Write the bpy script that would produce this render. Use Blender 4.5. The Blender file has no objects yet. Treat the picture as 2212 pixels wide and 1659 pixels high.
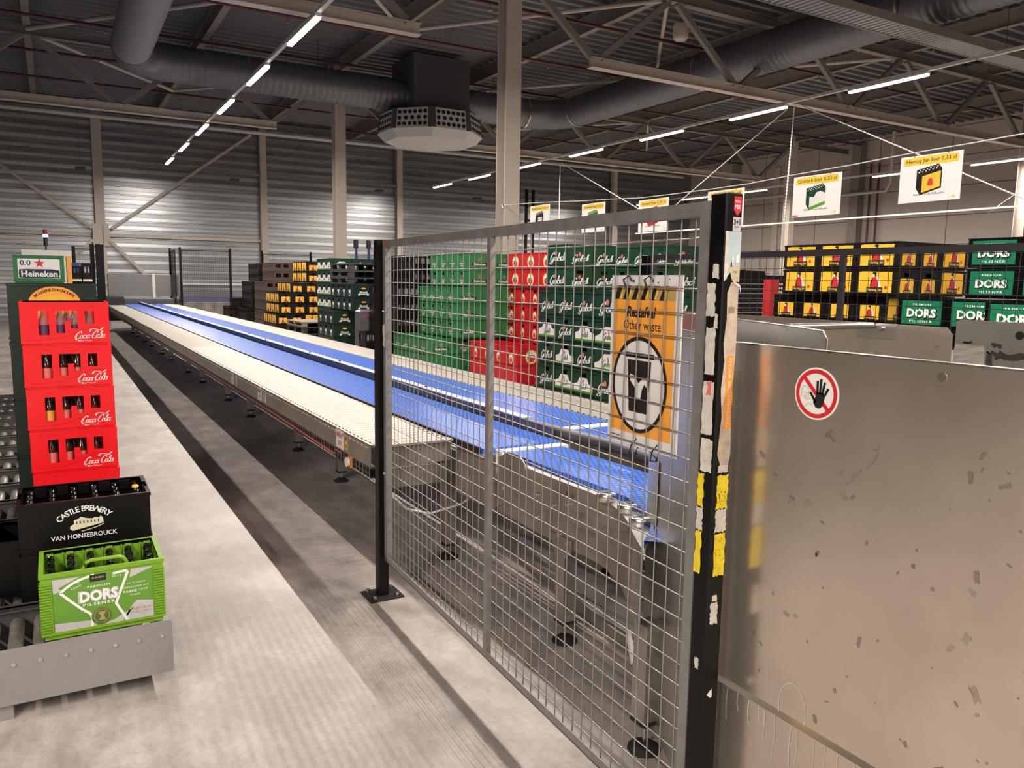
import bpy, math, random
from math import sin, cos, pi, radians, hypot, atan2
from mathutils import Vector, Matrix
random.seed(7)
SC = bpy.context.scene
COL = SC.collection

# ------------------------------------------------------------------ camera, world, exposure
H0 = 1.52
YAW, PIT, ROL, F = 0.52811734, 0.12846313, 0.01532839, 1696.89
cam_d = bpy.data.cameras.new('camera')
cam = bpy.data.objects.new('camera', cam_d); COL.objects.link(cam)
_f = Vector((sin(YAW)*cos(PIT), cos(YAW)*cos(PIT), -sin(PIT)))
_r = Vector((cos(YAW), -sin(YAW), 0)); _u = _r.cross(_f)
_r2 = cos(ROL)*_r + sin(ROL)*_u; _u2 = -sin(ROL)*_r + cos(ROL)*_u
cam.matrix_world = Matrix(((_r2.x, _u2.x, -_f.x, 0), (_r2.y, _u2.y, -_f.y, 0), (_r2.z, _u2.z, -_f.z, H0), (0, 0, 0, 1)))
cam_d.sensor_fit = 'HORIZONTAL'; cam_d.sensor_width = 36.0
cam_d.lens = 36.0*F/2212.0
cam_d.clip_start = 0.05; cam_d.clip_end = 200
SC.camera = cam
w = bpy.data.worlds.new('world'); SC.world = w; w.use_nodes = True
w.node_tree.nodes['Background'].inputs[0].default_value = (1, .95, .9, 1)
w.node_tree.nodes['Background'].inputs[1].default_value = 0.02
SC.view_settings.view_transform = 'Standard'
SC.view_settings.look = 'None'
SC.view_settings.gamma = 1.0
SC.view_settings.use_curve_mapping = False
SC.view_settings.exposure = 0.92
SC.cycles.max_bounces = 6
SC.cycles.diffuse_bounces = 4
SC.cycles.glossy_bounces = 3
SC.cycles.transmission_bounces = 4
SC.cycles.sample_clamp_indirect = 4.0
LAMP_W = 92.0
LAMP_COL = (1.0, 0.905, 0.82)

# ------------------------------------------------------------------ materials
MATS = {}
def mat(name, col, rough=.5, metal=0.0, var=0.0, scale=8.0, bump=0.0, bscale=60.0, emit=None, estr=0.0, trans=0.0, spec=None, stretch=None, rvar=0.0, aniso=0.0):
    if name in MATS: return MATS[name]
    m = bpy.data.materials.new(name); m.use_nodes = True
    nt = m.node_tree; N = nt.nodes; L = nt.links
    b = N['Principled BSDF']
    b.inputs['Base Color'].default_value = (*col, 1)
    b.inputs['Roughness'].default_value = rough
    b.inputs['Metallic'].default_value = metal
    if spec is not None: b.inputs['Specular IOR Level'].default_value = spec
    if trans: b.inputs['Transmission Weight'].default_value = trans; b.inputs['IOR'].default_value = 1.45
    if aniso: b.inputs['Anisotropic'].default_value = aniso
    if emit: b.inputs['Emission Color'].default_value = (*emit, 1); b.inputs['Emission Strength'].default_value = estr
    if var or bump or rvar:
        tc = N.new('ShaderNodeTexCoord'); mp = N.new('ShaderNodeMapping'); L.new(tc.outputs['Object'], mp.inputs[0])
        if stretch: mp.inputs['Scale'].default_value = stretch
        if var or rvar:
            n = N.new('ShaderNodeTexNoise'); n.inputs['Scale'].default_value = scale; n.inputs['Detail'].default_value = 6; n.inputs['Roughness'].default_value = .62
            L.new(mp.outputs[0], n.inputs['Vector'])
            if var:
                r = N.new('ShaderNodeValToRGB'); L.new(n.outputs['Fac'], r.inputs[0])
                r.color_ramp.elements[0].position = .3; r.color_ramp.elements[1].position = .72
                r.color_ramp.elements[0].color = (*[c*(1-var) for c in col], 1)
                r.color_ramp.elements[1].color = (*[min(1, c*(1+var)) for c in col], 1)
                L.new(r.outputs[0], b.inputs['Base Color'])
            if rvar:
                mr = N.new('ShaderNodeMapRange'); L.new(n.outputs['Fac'], mr.inputs[0])
                mr.inputs[1].default_value = .3; mr.inputs[2].default_value = .7
                mr.inputs[3].default_value = max(0.02, rough-rvar); mr.inputs[4].default_value = min(1, rough+rvar)
                L.new(mr.outputs[0], b.inputs['Roughness'])
        if bump:
            n2 = N.new('ShaderNodeTexNoise'); n2.inputs['Scale'].default_value = bscale; n2.inputs['Detail'].default_value = 3
            L.new(mp.outputs[0], n2.inputs['Vector'])
            bp = N.new('ShaderNodeBump'); bp.inputs['Strength'].default_value = bump; bp.inputs['Distance'].default_value = .01
            L.new(n2.outputs['Fac'], bp.inputs['Height']); L.new(bp.outputs[0], b.inputs['Normal'])
    MATS[name] = m
    return m

def floor_material():
    m = bpy.data.materials.new('polished_concrete'); m.use_nodes = True
    nt = m.node_tree; N = nt.nodes; L = nt.links; b = N['Principled BSDF']
    tc = N.new('ShaderNodeTexCoord')
    def noise(s, d, ro=.6, st=None):
        n = N.new('ShaderNodeTexNoise'); n.inputs['Scale'].default_value = s; n.inputs['Detail'].default_value = d; n.inputs['Roughness'].default_value = ro
        if st:
            mp = N.new('ShaderNodeMapping'); mp.inputs['Scale'].default_value = st; L.new(tc.outputs['Object'], mp.inputs[0]); L.new(mp.outputs[0], n.inputs['Vector'])
        else: L.new(tc.outputs['Object'], n.inputs['Vector'])
        return n
    a = noise(1.1, 8, .68); c = noise(7.0, 8, .72, (1, .45, 1)); d = noise(42, 4, .7)
    r1 = N.new('ShaderNodeValToRGB'); L.new(a.outputs['Fac'], r1.inputs[0])
    r1.color_ramp.elements[0].position = .33; r1.color_ramp.elements[0].color = (.32, .285, .262, 1)
    r1.color_ramp.elements[1].position = .68; r1.color_ramp.elements[1].color = (.52, .468, .432, 1)
    r2 = N.new('ShaderNodeValToRGB'); L.new(c.outputs['Fac'], r2.inputs[0])
    r2.color_ramp.elements[0].position = .35; r2.color_ramp.elements[0].color = (.66, .655, .66, 1)
    r2.color_ramp.elements[1].position = .66; r2.color_ramp.elements[1].color = (1.08, 1.08, 1.07, 1)
    r3 = N.new('ShaderNodeValToRGB'); L.new(d.outputs['Fac'], r3.inputs[0])
    r3.color_ramp.elements[0].position = .28; r3.color_ramp.elements[0].color = (.82, .82, .82, 1)
    r3.color_ramp.elements[1].position = .5; r3.color_ramp.elements[1].color = (1, 1, 1, 1)
    def mul(x, y):
        k = N.new('ShaderNodeMix'); k.data_type = 'RGBA'; k.blend_type = 'MULTIPLY'; k.inputs[0].default_value = 1
        L.new(x, k.inputs[6]); L.new(y, k.inputs[7]); return k.outputs[2]
    L.new(mul(mul(r1.outputs[0], r2.outputs[0]), r3.outputs[0]), b.inputs['Base Color'])
    mr = N.new('ShaderNodeMapRange'); L.new(c.outputs['Fac'], mr.inputs[0]); mr.inputs[1].default_value = .3; mr.inputs[2].default_value = .7
    mr.inputs[3].default_value = .45; mr.inputs[4].default_value = .62; L.new(mr.outputs[0], b.inputs['Roughness'])
    bp = N.new('ShaderNodeBump'); bp.inputs['Strength'].default_value = .12; bp.inputs['Distance'].default_value = .004
    L.new(d.outputs['Fac'], bp.inputs['Height']); L.new(bp.outputs[0], b.inputs['Normal'])
    return m

def steel_material(name, col, rough, spots=True, scale=1.0):
    """brushed stainless sheet with water spots and smears"""
    m = bpy.data.materials.new(name); m.use_nodes = True
    nt = m.node_tree; N = nt.nodes; L = nt.links; b = N['Principled BSDF']
    b.inputs['Metallic'].default_value = .85
    tc = N.new('ShaderNodeTexCoord')
    n1 = N.new('ShaderNodeTexNoise'); n1.inputs['Scale'].default_value = 3.2*scale; n1.inputs['Detail'].default_value = 7; n1.inputs['Roughness'].default_value = .6
    L.new(tc.outputs['Object'], n1.inputs['Vector'])
    mp = N.new('ShaderNodeMapping'); mp.inputs['Scale'].default_value = (1, 1.6, .7); L.new(tc.outputs['Object'], mp.inputs[0])
    vo = N.new('ShaderNodeTexVoronoi'); vo.inputs['Scale'].default_value = 26*scale; L.new(mp.outputs[0], vo.inputs['Vector'])
    wn = N.new('ShaderNodeTexNoise'); wn.inputs['Scale'].default_value = 9*scale; wn.inputs['Detail'].default_value = 2; L.new(tc.outputs['Object'], wn.inputs['Vector'])
    th = N.new('ShaderNodeMapRange'); L.new(wn.outputs['Fac'], th.inputs[0]); th.inputs[1].default_value = .52; th.inputs[2].default_value = .75; th.inputs[3].default_value = 0; th.inputs[4].default_value = .3
    lt = N.new('ShaderNodeMath'); lt.operation = 'LESS_THAN'; L.new(vo.outputs['Distance'], lt.inputs[0]); L.new(th.outputs[0], lt.inputs[1])
    r1 = N.new('ShaderNodeValToRGB'); L.new(n1.outputs['Fac'], r1.inputs[0])
    r1.color_ramp.elements[0].position = .1; r1.color_ramp.elements[0].color = (*[c*.70 for c in col], 1)
    r1.color_ramp.elements[1].position = .9; r1.color_ramp.elements[1].color = (*[min(1, c*1.08) for c in col], 1)
    mx = N.new('ShaderNodeMix'); mx.data_type = 'RGBA'; L.new(r1.outputs[0], mx.inputs[6]); mx.inputs[7].default_value = (*[c*.66 for c in col], 1)
    if spots:
        sc_ = N.new('ShaderNodeMath'); sc_.operation = 'MULTIPLY'; L.new(lt.outputs[0], sc_.inputs[0]); sc_.inputs[1].default_value = .7; L.new(sc_.outputs[0], mx.inputs[0])
    else: mx.inputs[0].default_value = 0
    L.new(mx.outputs[2], b.inputs['Base Color'])
    b.inputs['Roughness'].default_value = rough
    MATS[name] = m
    return m

def belt_material():
    m = bpy.data.materials.new('blue_modular_belt'); m.use_nodes = True
    nt = m.node_tree; N = nt.nodes; L = nt.links; b = N['Principled BSDF']
    tc = N.new('ShaderNodeTexCoord')
    br = N.new('ShaderNodeTexBrick'); L.new(tc.outputs['Object'], br.inputs['Vector'])
    br.inputs['Scale'].default_value = 30; br.inputs['Mortar Size'].default_value = .09; br.offset = .5
    br.inputs['Brick Width'].default_value = .8; br.inputs['Row Height'].default_value = .75
    br.inputs['Color1'].default_value = (.062, .19, .72, 1); br.inputs['Color2'].default_value = (.075, .215, .79, 1); br.inputs['Mortar'].default_value = (.008, .03, .20, 1)
    L.new(br.outputs['Color'], b.inputs['Base Color'])
    b.inputs['Roughness'].default_value = .30
    bp = N.new('ShaderNodeBump'); bp.inputs['Strength'].default_value = .5; bp.inputs['Distance'].default_value = .003; bp.invert = True
    L.new(br.outputs['Fac'], bp.inputs['Height']); L.new(bp.outputs[0], b.inputs['Normal'])
    return m

def panel_wall_material():
    m = bpy.data.materials.new('beige_wall_panels'); m.use_nodes = True
    nt = m.node_tree; N = nt.nodes; L = nt.links; b = N['Principled BSDF']
    tc = N.new('ShaderNodeTexCoord')
    sx = N.new('ShaderNodeSeparateXYZ'); L.new(tc.outputs['Object'], sx.inputs[0])
    cx = N.new('ShaderNodeCombineXYZ'); L.new(sx.outputs['Y'], cx.inputs['X']); L.new(sx.outputs['Z'], cx.inputs['Y'])
    br = N.new('ShaderNodeTexBrick'); L.new(cx.outputs[0], br.inputs['Vector'])
    br.offset = 0; br.inputs['Scale'].default_value = 1; br.inputs['Brick Width'].default_value = 2.9; br.inputs['Row Height'].default_value = 1.05; br.inputs['Mortar Size'].default_value = .018
    br.inputs['Color1'].default_value = (.42, .37, .335, 1); br.inputs['Color2'].default_value = (.44, .385, .35, 1); br.inputs['Mortar'].default_value = (.13, .11, .1, 1)
    L.new(br.outputs['Color'], b.inputs['Base Color']); b.inputs['Roughness'].default_value = .75
    return m

M = {}
M['floor'] = floor_material()
M['steel'] = steel_material('brushed_stainless_panel', (.74, .655, .55), .23, False)
M['steel2'] = steel_material('brushed_stainless_clean', (.52, .495, .465), .36, False, 2)
M['steel_dark'] = steel_material('stainless_worn', (.5, .47, .43), .42, True, 3)
M['belt'] = belt_material()
M['wallpanel'] = panel_wall_material()
M['galv'] = mat('galvanised_wall_sheet', (.40, .41, .425), .33, .95, var=.12, scale=1.5, rvar=.06, stretch=(.4, 1, 3))
M['deck'] = mat('roof_deck_steel', (.165, .168, .178), .5, .4, var=.12, scale=2)
M['beam'] = mat('beige_painted_steel', (.52, .46, .40), .5, 0, var=.06, scale=3)
M['beamdk'] = mat('taupe_painted_steel', (.225, .20, .18), .55, 0, var=.08, scale=3)
M['red_pipe'] = mat('red_painted_pipe', (.085, .014, .014), .45)
M['duct'] = mat('galvanised_duct', (.17, .176, .19), .42, .6, var=.06, scale=1.5)
M['duct_lt'] = mat('grey_duct_sleeve', (.27, .28, .295), .5, .3, var=.05)
M['unit'] = mat('dark_grey_sheet', (.085, .085, .09), .5, .2)
M['unit_lt'] = mat('white_grille_sheet', (.55, .55, .54), .5)
M['blackpaint'] = mat('black_powder_coat', (.0035, .0035, .0038), .42, 0, var=.2, scale=20, rvar=.08, spec=.25)
M['black'] = mat('black_plastic', (.012, .012, .014), .42, 0)
M['rubber'] = mat('black_rubber', (.01, .01, .01), .8)
M['fence'] = mat('grey_fence_steel', (.30, .29, .28), .42, .5, var=.15, scale=25, rvar=.08)
M['darkfence'] = mat('dark_fence_steel', (.075, .073, .07), .5, .2)
M['wire'] = mat('zinc_wire', (.45, .44, .42), .35, .85)
M['zinc'] = mat('bright_zinc', (.72, .70, .67), .25, 1.0)
M['roller'] = mat('zinc_roller', (.33, .31, .27), .52, .45, var=.12, scale=30, rvar=.1)
M['guardm'] = mat('dull_grey_steel_plate', (.20, .195, .19), .42, .35, var=.06, scale=2)
M['rollergr'] = mat('grey_roller', (.50, .46, .41), .33, .6, var=.2, scale=20, rvar=.1)
M['frame'] = mat('conveyor_frame_steel', (.38, .35, .315), .38, .75, var=.14, scale=8, rvar=.1)
M['frame_dirty'] = mat('stained_conveyor_frame', (.33, .30, .26), .42, .55, var=.3, scale=5, rvar=.1)
M['guide'] = mat('grey_guide_rail', (.13, .128, .14), .55, .1, var=.2, scale=6)
M['guide_top'] = mat('pale_guide_top', (.62, .60, .58), .4, .4, var=.1, scale=10)
M['grey_plate'] = mat('mid_grey_painted_plate', (.245, .235, .228), .42, .1, var=.05, scale=5)
M['dark_lane'] = mat('dark_grey_lane_frame', (.075, .072, .068), .5, .1, var=.15, scale=9)
M['white'] = mat('white_print', (.80, .79, .77), .5)
M['offwhite'] = mat('matt_white_sheet', (.72, .70, .68), .55, var=.04, scale=10)
M['blk'] = mat('black_print', (.012, .011, .012), .5)
M['navy'] = mat('navy_print', (.012, .014, .05), .5)
M['redp'] = mat('red_print', (.60, .02, .025), .5)
M['pinkp'] = mat('pink_red_print', (.75, .16, .14), .5)
M['orange'] = mat('orange_print', (.85, .36, .05), .5, var=.06, scale=20)
M['orange2'] = mat('bright_orange_tape', (.86, .27, .015), .45)
M['yellow'] = mat('yellow_print', (.80, .48, .03), .45)
M['yellow2'] = mat('amber_label', (.93, .50, .035), .4, var=.1, scale=18)
M['yellowtape'] = mat('scuffed_yellow_tape', (.80, .62, .02), .45, var=.15, scale=60)
M['signyellow'] = mat('sign_yellow', (.83, .55, .03), .5)
M['gold'] = mat('gold_print', (.42, .30, .12), .5)
M['cream'] = mat('cream_print', (.66, .62, .45), .5)
M['coke'] = mat('red_crate_plastic', (.80, .006, .012), .34, 0, bump=.05, bscale=30)
M['amst'] = mat('crimson_crate_plastic', (.50, .008, .014), .36)
M['hein'] = mat('green_crate_plastic', (.018, .17, .05), .36, var=.06, scale=9)
M['grol'] = mat('bottle_green_crate_plastic', (.005, .045, .022), .32)
M['dkgreen'] = mat('dark_green_crate_plastic', (.004, .022, .013), .38)
M['lime'] = mat('lime_crate_plastic', (.17, .35, .02), .38, bump=.05, bscale=40)
M['limeprint'] = mat('leaf_green_print', (.12, .29, .03), .42)
M['limedk'] = mat('dark_leaf_print', (.07, .15, .03), .42)
M['silverp'] = mat('silver_grey_print', (.52, .50, .52), .42, .1, var=.05, scale=14)
M['dorsgreen'] = mat('emerald_label', (.004, .17, .075), .42)
M['brown'] = mat('brown_crate_plastic', (.085, .058, .05), .45)
M['blackcr'] = mat('black_crate_plastic', (.003, .0028, .0028), .36, var=.2, scale=6, spec=.28)
M['choc'] = mat('dark_brown_crate_plastic', (.008, .0055, .0055), .38, spec=.35)
M['stripe_green'] = mat('bright_green_print', (.09, .30, .02), .4)
M['glass_dk'] = mat('dark_bottle_glass', (.004, .003, .002), .05, 0, spec=.8)
M['glass_cl'] = mat('clear_bottle_glass', (.86, .86, .85), .05, 0, trans=.85, spec=.8)
M['purple'] = mat('purple_bottle_label', (.10, .035, .12), .4)
M['cola'] = mat('cola_liquid_glass', (.035, .008, .006), .1, spec=.8)
M['pallet'] = mat('dark_plastic_pallet', (.055, .055, .058), .5, var=.15)
M['woodp'] = mat('weathered_pallet_wood', (.30, .24, .19), .7, var=.2, scale=12)
M['blue'] = mat('blue_painted_steel', (.03, .05, .22), .4)
M['lampwhite'] = mat('lamp_housing_white', (.62, .60, .57), .45)
M['chain'] = mat('bright_chain', (.78, .76, .74), .3, .6)
M['kraft'] = mat('torn_kraft_paper', (.50, .40, .31), .7, var=.25, scale=45)
M['paper'] = mat('torn_white_paper', (.60, .56, .49), .7, var=.2, scale=45)
M['sky_print'] = mat('pale_blue_print', (.42, .50, .52), .5, var=.15, scale=15)
M['sand_print'] = mat('sand_coloured_print', (.52, .45, .28), .5, var=.12, scale=25)
M['dirt'] = mat('scraped_grime', (.045, .04, .036), .6, var=.3, scale=30)
M['scrape'] = mat('bare_scraped_metal', (.50, .48, .44), .45, .4, var=.35, scale=25, stretch=(1, 1, 5))
M['lamp_emit'] = mat('lit_diffuser', (1, 1, 1), .5, emit=(1, .90, .78), estr=9.0)
M['led_cyan'] = mat('lit_cyan_lens', (.1, .6, .7), .4, emit=(.15, .75, 1), estr=6)
M['led_red'] = mat('red_lens', (.25, .01, .02), .4)
M['smear'] = mat('dried_water_mark', (.56, .49, .41), .40, .9, var=.1, scale=30)
M['drip'] = mat('pale_limescale', (.66, .60, .53), .5, .4)
M['stain'] = mat('brown_stain', (.42, .345, .275), .42, .85, var=.15, scale=20)

# ------------------------------------------------------------------ mesh builder
class MB:
    def __init__(s): s.v = []; s.f = []; s.sm = []
    def face(s, pts, smooth=False):
        b = len(s.v); s.v += [tuple(p) for p in pts]; s.f.append(tuple(range(b, b+len(pts)))); s.sm.append(smooth)
    def box(s, x0, y0, z0, x1, y1, z1):
        b = len(s.v)
        s.v += [(x0,y0,z0),(x1,y0,z0),(x1,y1,z0),(x0,y1,z0),(x0,y0,z1),(x1,y0,z1),(x1,y1,z1),(x0,y1,z1)]
        for q in ((0,3,2,1),(4,5,6,7),(0,1,5,4),(1,2,6,5),(2,3,7,6),(3,0,4,7)):
            s.f.append(tuple(b+i for i in q)); s.sm.append(False)
        return s
    def bbox(s, x0, y0, z0, x1, y1, z1, c):          # box with bevelled vertical and top edges (octagon plan)
        pts = [(x0+c,y0),(x1-c,y0),(x1,y0+c),(x1,y1-c),(x1-c,y1),(x0+c,y1),(x0,y1-c),(x0,y0+c)]
        ins = [(x0+2*c,y0+c),(x1-2*c,y0+c),(x1-c,y0+2*c),(x1-c,y1-2*c),(x1-2*c,y1-c),(x0+2*c,y1-c),(x0+c,y1-2*c),(x0+c,y0+2*c)]
        b = len(s.v); n = 8
        s.v += [(x,y,z0) for x,y in pts]+[(x,y,z1-c) for x,y in pts]+[(x,y,z1) for x,y in ins]
        for i in range(n):
            j = (i+1) % n
            s.f += [(b+i,b+j,b+n+j,b+n+i),(b+n+i,b+n+j,b+2*n+j,b+2*n+i)]; s.sm += [False, False]
        s.f += [tuple(b+2*n+i for i in range(n)), tuple(b+i for i in reversed(range(n)))]; s.sm += [False, False]
        return s
    def cyl(s, p0, p1, r, n=10, r1=None, caps=True, smooth=True):
        p0 = Vector(p0); p1 = Vector(p1); r1 = r if r1 is None else r1
        d = (p1-p0).normalized(); a = Vector((0,0,1)) if abs(d.z) < .9 else Vector((1,0,0))
        x = d.cross(a).normalized(); y = d.cross(x)
        b = len(s.v)
        for (p, rr) in ((p0, r), (p1, r1)):
            for i in range(n):
                t = 2*pi*i/n; s.v.append(tuple(p+x*(rr*cos(t))+y*(rr*sin(t))))
        for i in range(n):
            j = (i+1) % n; s.f.append((b+j, b+i, b+n+i, b+n+j)); s.sm.append(smooth)
        if caps:
            s.face([s.v[b+i] for i in range(n)]); s.face([s.v[b+n+i] for i in reversed(range(n))])
        return s
    def bar(s, p0, p1, w, h, up=(0,0,1)):            # rectangular bar
        p0 = Vector(p0); p1 = Vector(p1); d = (p1-p0).normalized(); up = Vector(up)
        if abs(d.dot(up)) > .98: up = Vector((1,0,0))
        x = d.cross(up).normalized(); y = x.cross(d)
        b = len(s.v)
        for p in (p0, p1):
            for (i, j) in ((-1,-1),(1,-1),(1,1),(-1,1)): s.v.append(tuple(p+x*(i*w/2)+y*(j*h/2)))
        for q in ((0,1,2,3),(7,6,5,4),(0,4,5,1),(1,5,6,2),(2,6,7,3),(3,7,4,0)):
            s.f.append(tuple(b+i for i in q)); s.sm.append(False)
        return s
    def ibeam(s, p0, p1, w, h, t=.012, up=(0,0,1)):
        p0 = Vector(p0); p1 = Vector(p1); d = (p1-p0).normalized(); up = Vector(up)
        if abs(d.dot(up)) > .98: up = Vector((0,1,0))
        x = d.cross(up).normalized(); y = x.cross(d)
        s.bar(p0+y*(h/2), p1+y*(h/2), w, t, up); s.bar(p0-y*(h/2), p1-y*(h/2), w, t, up); s.bar(p0, p1, t, h-t, up)
        return s
    def tube(s, path, r, n=6, smooth=True):
        P = [Vector(p) for p in path]
        b = len(s.v); k = len(P)
        for i, p in enumerate(P):
            d = (P[min(i+1, k-1)]-P[max(i-1, 0)]).normalized()
            a = Vector((0,0,1)) if abs(d.z) < .9 else Vector((1,0,0))
            x = d.cross(a).normalized(); y = d.cross(x)
            rr = r[i] if isinstance(r, (list, tuple)) else r
            for j in range(n):
                t = 2*pi*j/n; s.v.append(tuple(p+x*(rr*cos(t))+y*(rr*sin(t))))
        for i in range(k-1):
            for j in range(n):
                q = (j+1) % n; s.f.append((b+i*n+q, b+i*n+j, b+(i+1)*n+j, b+(i+1)*n+q)); s.sm.append(smooth)
        s.face([s.v[b+j] for j in range(n)]); s.face([s.v[b+(k-1)*n+j] for j in reversed(range(n))])
        return s
    def lathe(s, prof, c=(0,0,0), n=12):
        b = len(s.v); k = len(prof)
        for (r, z) in prof:
            for j in range(n):
                t = 2*pi*j/n; s.v.append((c[0]+r*cos(t), c[1]+r*sin(t), c[2]+z))
        for i in range(k-1):
            for j in range(n):
                q = (j+1) % n; s.f.append((b+i*n+j, b+i*n+q, b+(i+1)*n+q, b+(i+1)*n+j)); s.sm.append(True)
        if prof[-1][0] > 1e-4: s.face([s.v[b+(k-1)*n+j] for j in range(n)])
        return s
    def shape(s, sh, T):                              # sh = (verts2d, faces); T maps (u,v)->xyz
        b = len(s.v); s.v += [tuple(T(u, v)) for u, v in sh[0]]
        for f in sh[1]: s.f.append(tuple(b+i for i in f)); s.sm.append(False)
        return s
    def slab(s, pts2d, T, T2):                        # extruded outline: T front map, T2 back map
        n = len(pts2d); b = len(s.v)
        s.v += [tuple(T(u, v)) for u, v in pts2d]+[tuple(T2(u, v)) for u, v in pts2d]
        s.f += [tuple(b+i for i in range(n)), tuple(b+n+i for i in reversed(range(n)))]; s.sm += [False]*2
        for i in range(n):
            j = (i+1) % n; s.f.append((b+j, b+i, b+n+i, b+n+j)); s.sm.append(False)
        return s
    def mesh(s, name, m):
        me = bpy.data.meshes.new(name); me.from_pydata(s.v, [], s.f)
        me.polygons.foreach_set('use_smooth', s.sm); me.materials.append(m); me.update()
        return me
    def build(s, name, m, parent=None, loc=None):
        o = bpy.data.objects.new(name, s.mesh(name, M[m] if isinstance(m, str) else m)); COL.objects.link(o)
        if parent: o.parent = parent
        if loc: o.location = loc
        return o

def tag(o, label=None, cat=None, group=None, kind=None):
    if label: o['label'] = label
    if cat: o['category'] = cat
    if group: o['group'] = group
    if kind: o['kind'] = kind
    return o
def thing(name, label, cat, loc=(0,0,0), rz=0, group=None):
    o = bpy.data.objects.new(name, None); COL.objects.link(o); o.location = loc; o.rotation_euler = (0,0,rz)
    o.empty_display_size = .1
    return tag(o, label, cat, group)
def struct(o): o['kind'] = 'structure'; return o
KIDS = {}
def kids(o):
    return [c for c in COL.objects if c.parent == o]
def cache_kids(o):
    KIDS[o.name] = [(c, kids(c)) for c in kids(o)]
def dup(root, loc, rz, label=None, group=None):
    r = root.copy(); COL.objects.link(r); r.location = loc; r.rotation_euler = (0,0,rz)
    if label: r['label'] = label
    if group: r['group'] = group
    for ch, gs in KIDS[root.name]:
        c = ch.copy(); COL.objects.link(c); c.parent = r
        for g in gs:
            d = g.copy(); COL.objects.link(d); d.parent = c
    return r

# ------------------------------------------------------------------ flat shapes and lettering
TX = {}
def text(body, size=1.0, bold=0.0, shear=0.0, space=1.0, res=2):
    """outline of a word, centred on 0,0; size = cap height approx * 1.4"""
    k = (body, bold, shear, space, res)
    if k not in TX:
        c = bpy.data.curves.new('t', 'FONT'); c.body = body; c.size = 1; c.offset = bold; c.shear = shear; c.space_character = space; c.resolution_u = res
        o = bpy.data.objects.new('t', c); COL.objects.link(o)
        dg = bpy.context.evaluated_depsgraph_get(); dg.update()
        me = bpy.data.meshes.new_from_object(o.evaluated_get(dg))
        vs = [(v.co.x, v.co.y) for v in me.vertices]; fs = [tuple(p.vertices) for p in me.polygons]
        bpy.data.objects.remove(o); bpy.data.curves.remove(c); bpy.data.meshes.remove(me)
        x0 = min(v[0] for v in vs); x1 = max(v[0] for v in vs); y0 = min(v[1] for v in vs); y1 = max(v[1] for v in vs)
        TX[k] = ([(a-(x0+x1)/2, b-(y0+y1)/2) for a, b in vs], fs, x1-x0, y1-y0)
    vs, fs, wd, ht = TX[k]
    return ([(a*size, b*size) for a, b in vs], fs)
def textw(body, width, height=None, **kw):
    text(body, **kw); k = (body, kw.get('bold', 0.0), kw.get('shear', 0.0), kw.get('space', 1.0), kw.get('res', 2))
    vs, fs, wd, ht = TX[k]; sx = width/wd; sy = (height/ht) if height else sx
    return ([(a*sx, b*sy) for a, b in vs], fs)
def move(sh, du=0, dv=0, rot=0, sx=1, sy=1):
    c, s_ = cos(rot), sin(rot)
    return ([(du+c*a*sx-s_*b*sy, dv+s_*a*sx+c*b*sy) for a, b in sh[0]], sh[1])
def join(*shs):
    V = []; Fc = []
    for sh in shs:
        b = len(V); V += sh[0]; Fc += [tuple(b+i for i in f) for f in sh[1]]
    return (V, Fc)
def poly(*pts): return (list(pts), [tuple(range(len(pts)))])
def rect(u0, v0, u1, v1): return poly((u0,v0),(u1,v0),(u1,v1),(u0,v1))
def rrect(u0, v0, u1, v1, r, n=3):
    P = []
    for cx, cy, a in ((u1-r,v0+r,-pi/2),(u1-r,v1-r,0),(u0+r,v1-r,pi/2),(u0+r,v0+r,pi)):
        for i in range(n+1): t = a+pi/2*i/n; P.append((cx+r*cos(t), cy+r*sin(t)))
    return poly(*P)
def ell(cu, cv, ru, rv, n=24): return poly(*[(cu+ru*cos(2*pi*i/n), cv+rv*sin(2*pi*i/n)) for i in range(n)])
def ring(cu, cv, ru, rv, t, n=28, a0=0, a1=2*pi):
    V = []
    for i in range(n+1):
        a = a0+(a1-a0)*i/n; V += [(cu+ru*cos(a), cv+rv*sin(a)), (cu+(ru-t)*cos(a), cv+(rv-t)*sin(a))]
    return (V, [(2*i, 2*i+2, 2*i+3, 2*i+1) for i in range(n)])
def star(cu, cv, r, k=5, q=.4):
    P = [(cu+(r if i % 2 == 0 else r*q)*cos(pi/2+pi*i/k), cv+(r if i % 2 == 0 else r*q)*sin(pi/2+pi*i/k)) for i in range(2*k)]
    return (P+[(cu, cv)], [(i, (i+1) % (2*k), 2*k) for i in range(2*k)])
def ragged(u0, v0, u1, v1, j, n=8, seed=1):
    R = random.Random(seed); P = []
    for (a, b) in (((u0,v0),(u1,v0)),((u1,v0),(u1,v1)),((u1,v1),(u0,v1)),((u0,v1),(u0,v0))):
        for i in range(n):
            t = i/n; P.append((a[0]+(b[0]-a[0])*t+R.uniform(-j, j), a[1]+(b[1]-a[1])*t+R.uniform(-j, j)))
    return poly(*P)
def catmull(P, n=6):
    Q = [P[0]]+list(P)+[P[-1]]; out = []
    for i in range(1, len(Q)-2):
        p0, p1, p2, p3 = Q[i-1], Q[i], Q[i+1], Q[i+2]
        for k in range(n):
            t = k/n
            out.append(tuple(.5*((2*p1[a])+(-p0[a]+p2[a])*t+(2*p0[a]-5*p1[a]+4*p2[a]-p3[a])*t*t+(-p0[a]+3*p1[a]-3*p2[a]+p3[a])*t**3) for a in (0, 1)))
    out.append(Q[-2]); return out
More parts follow.
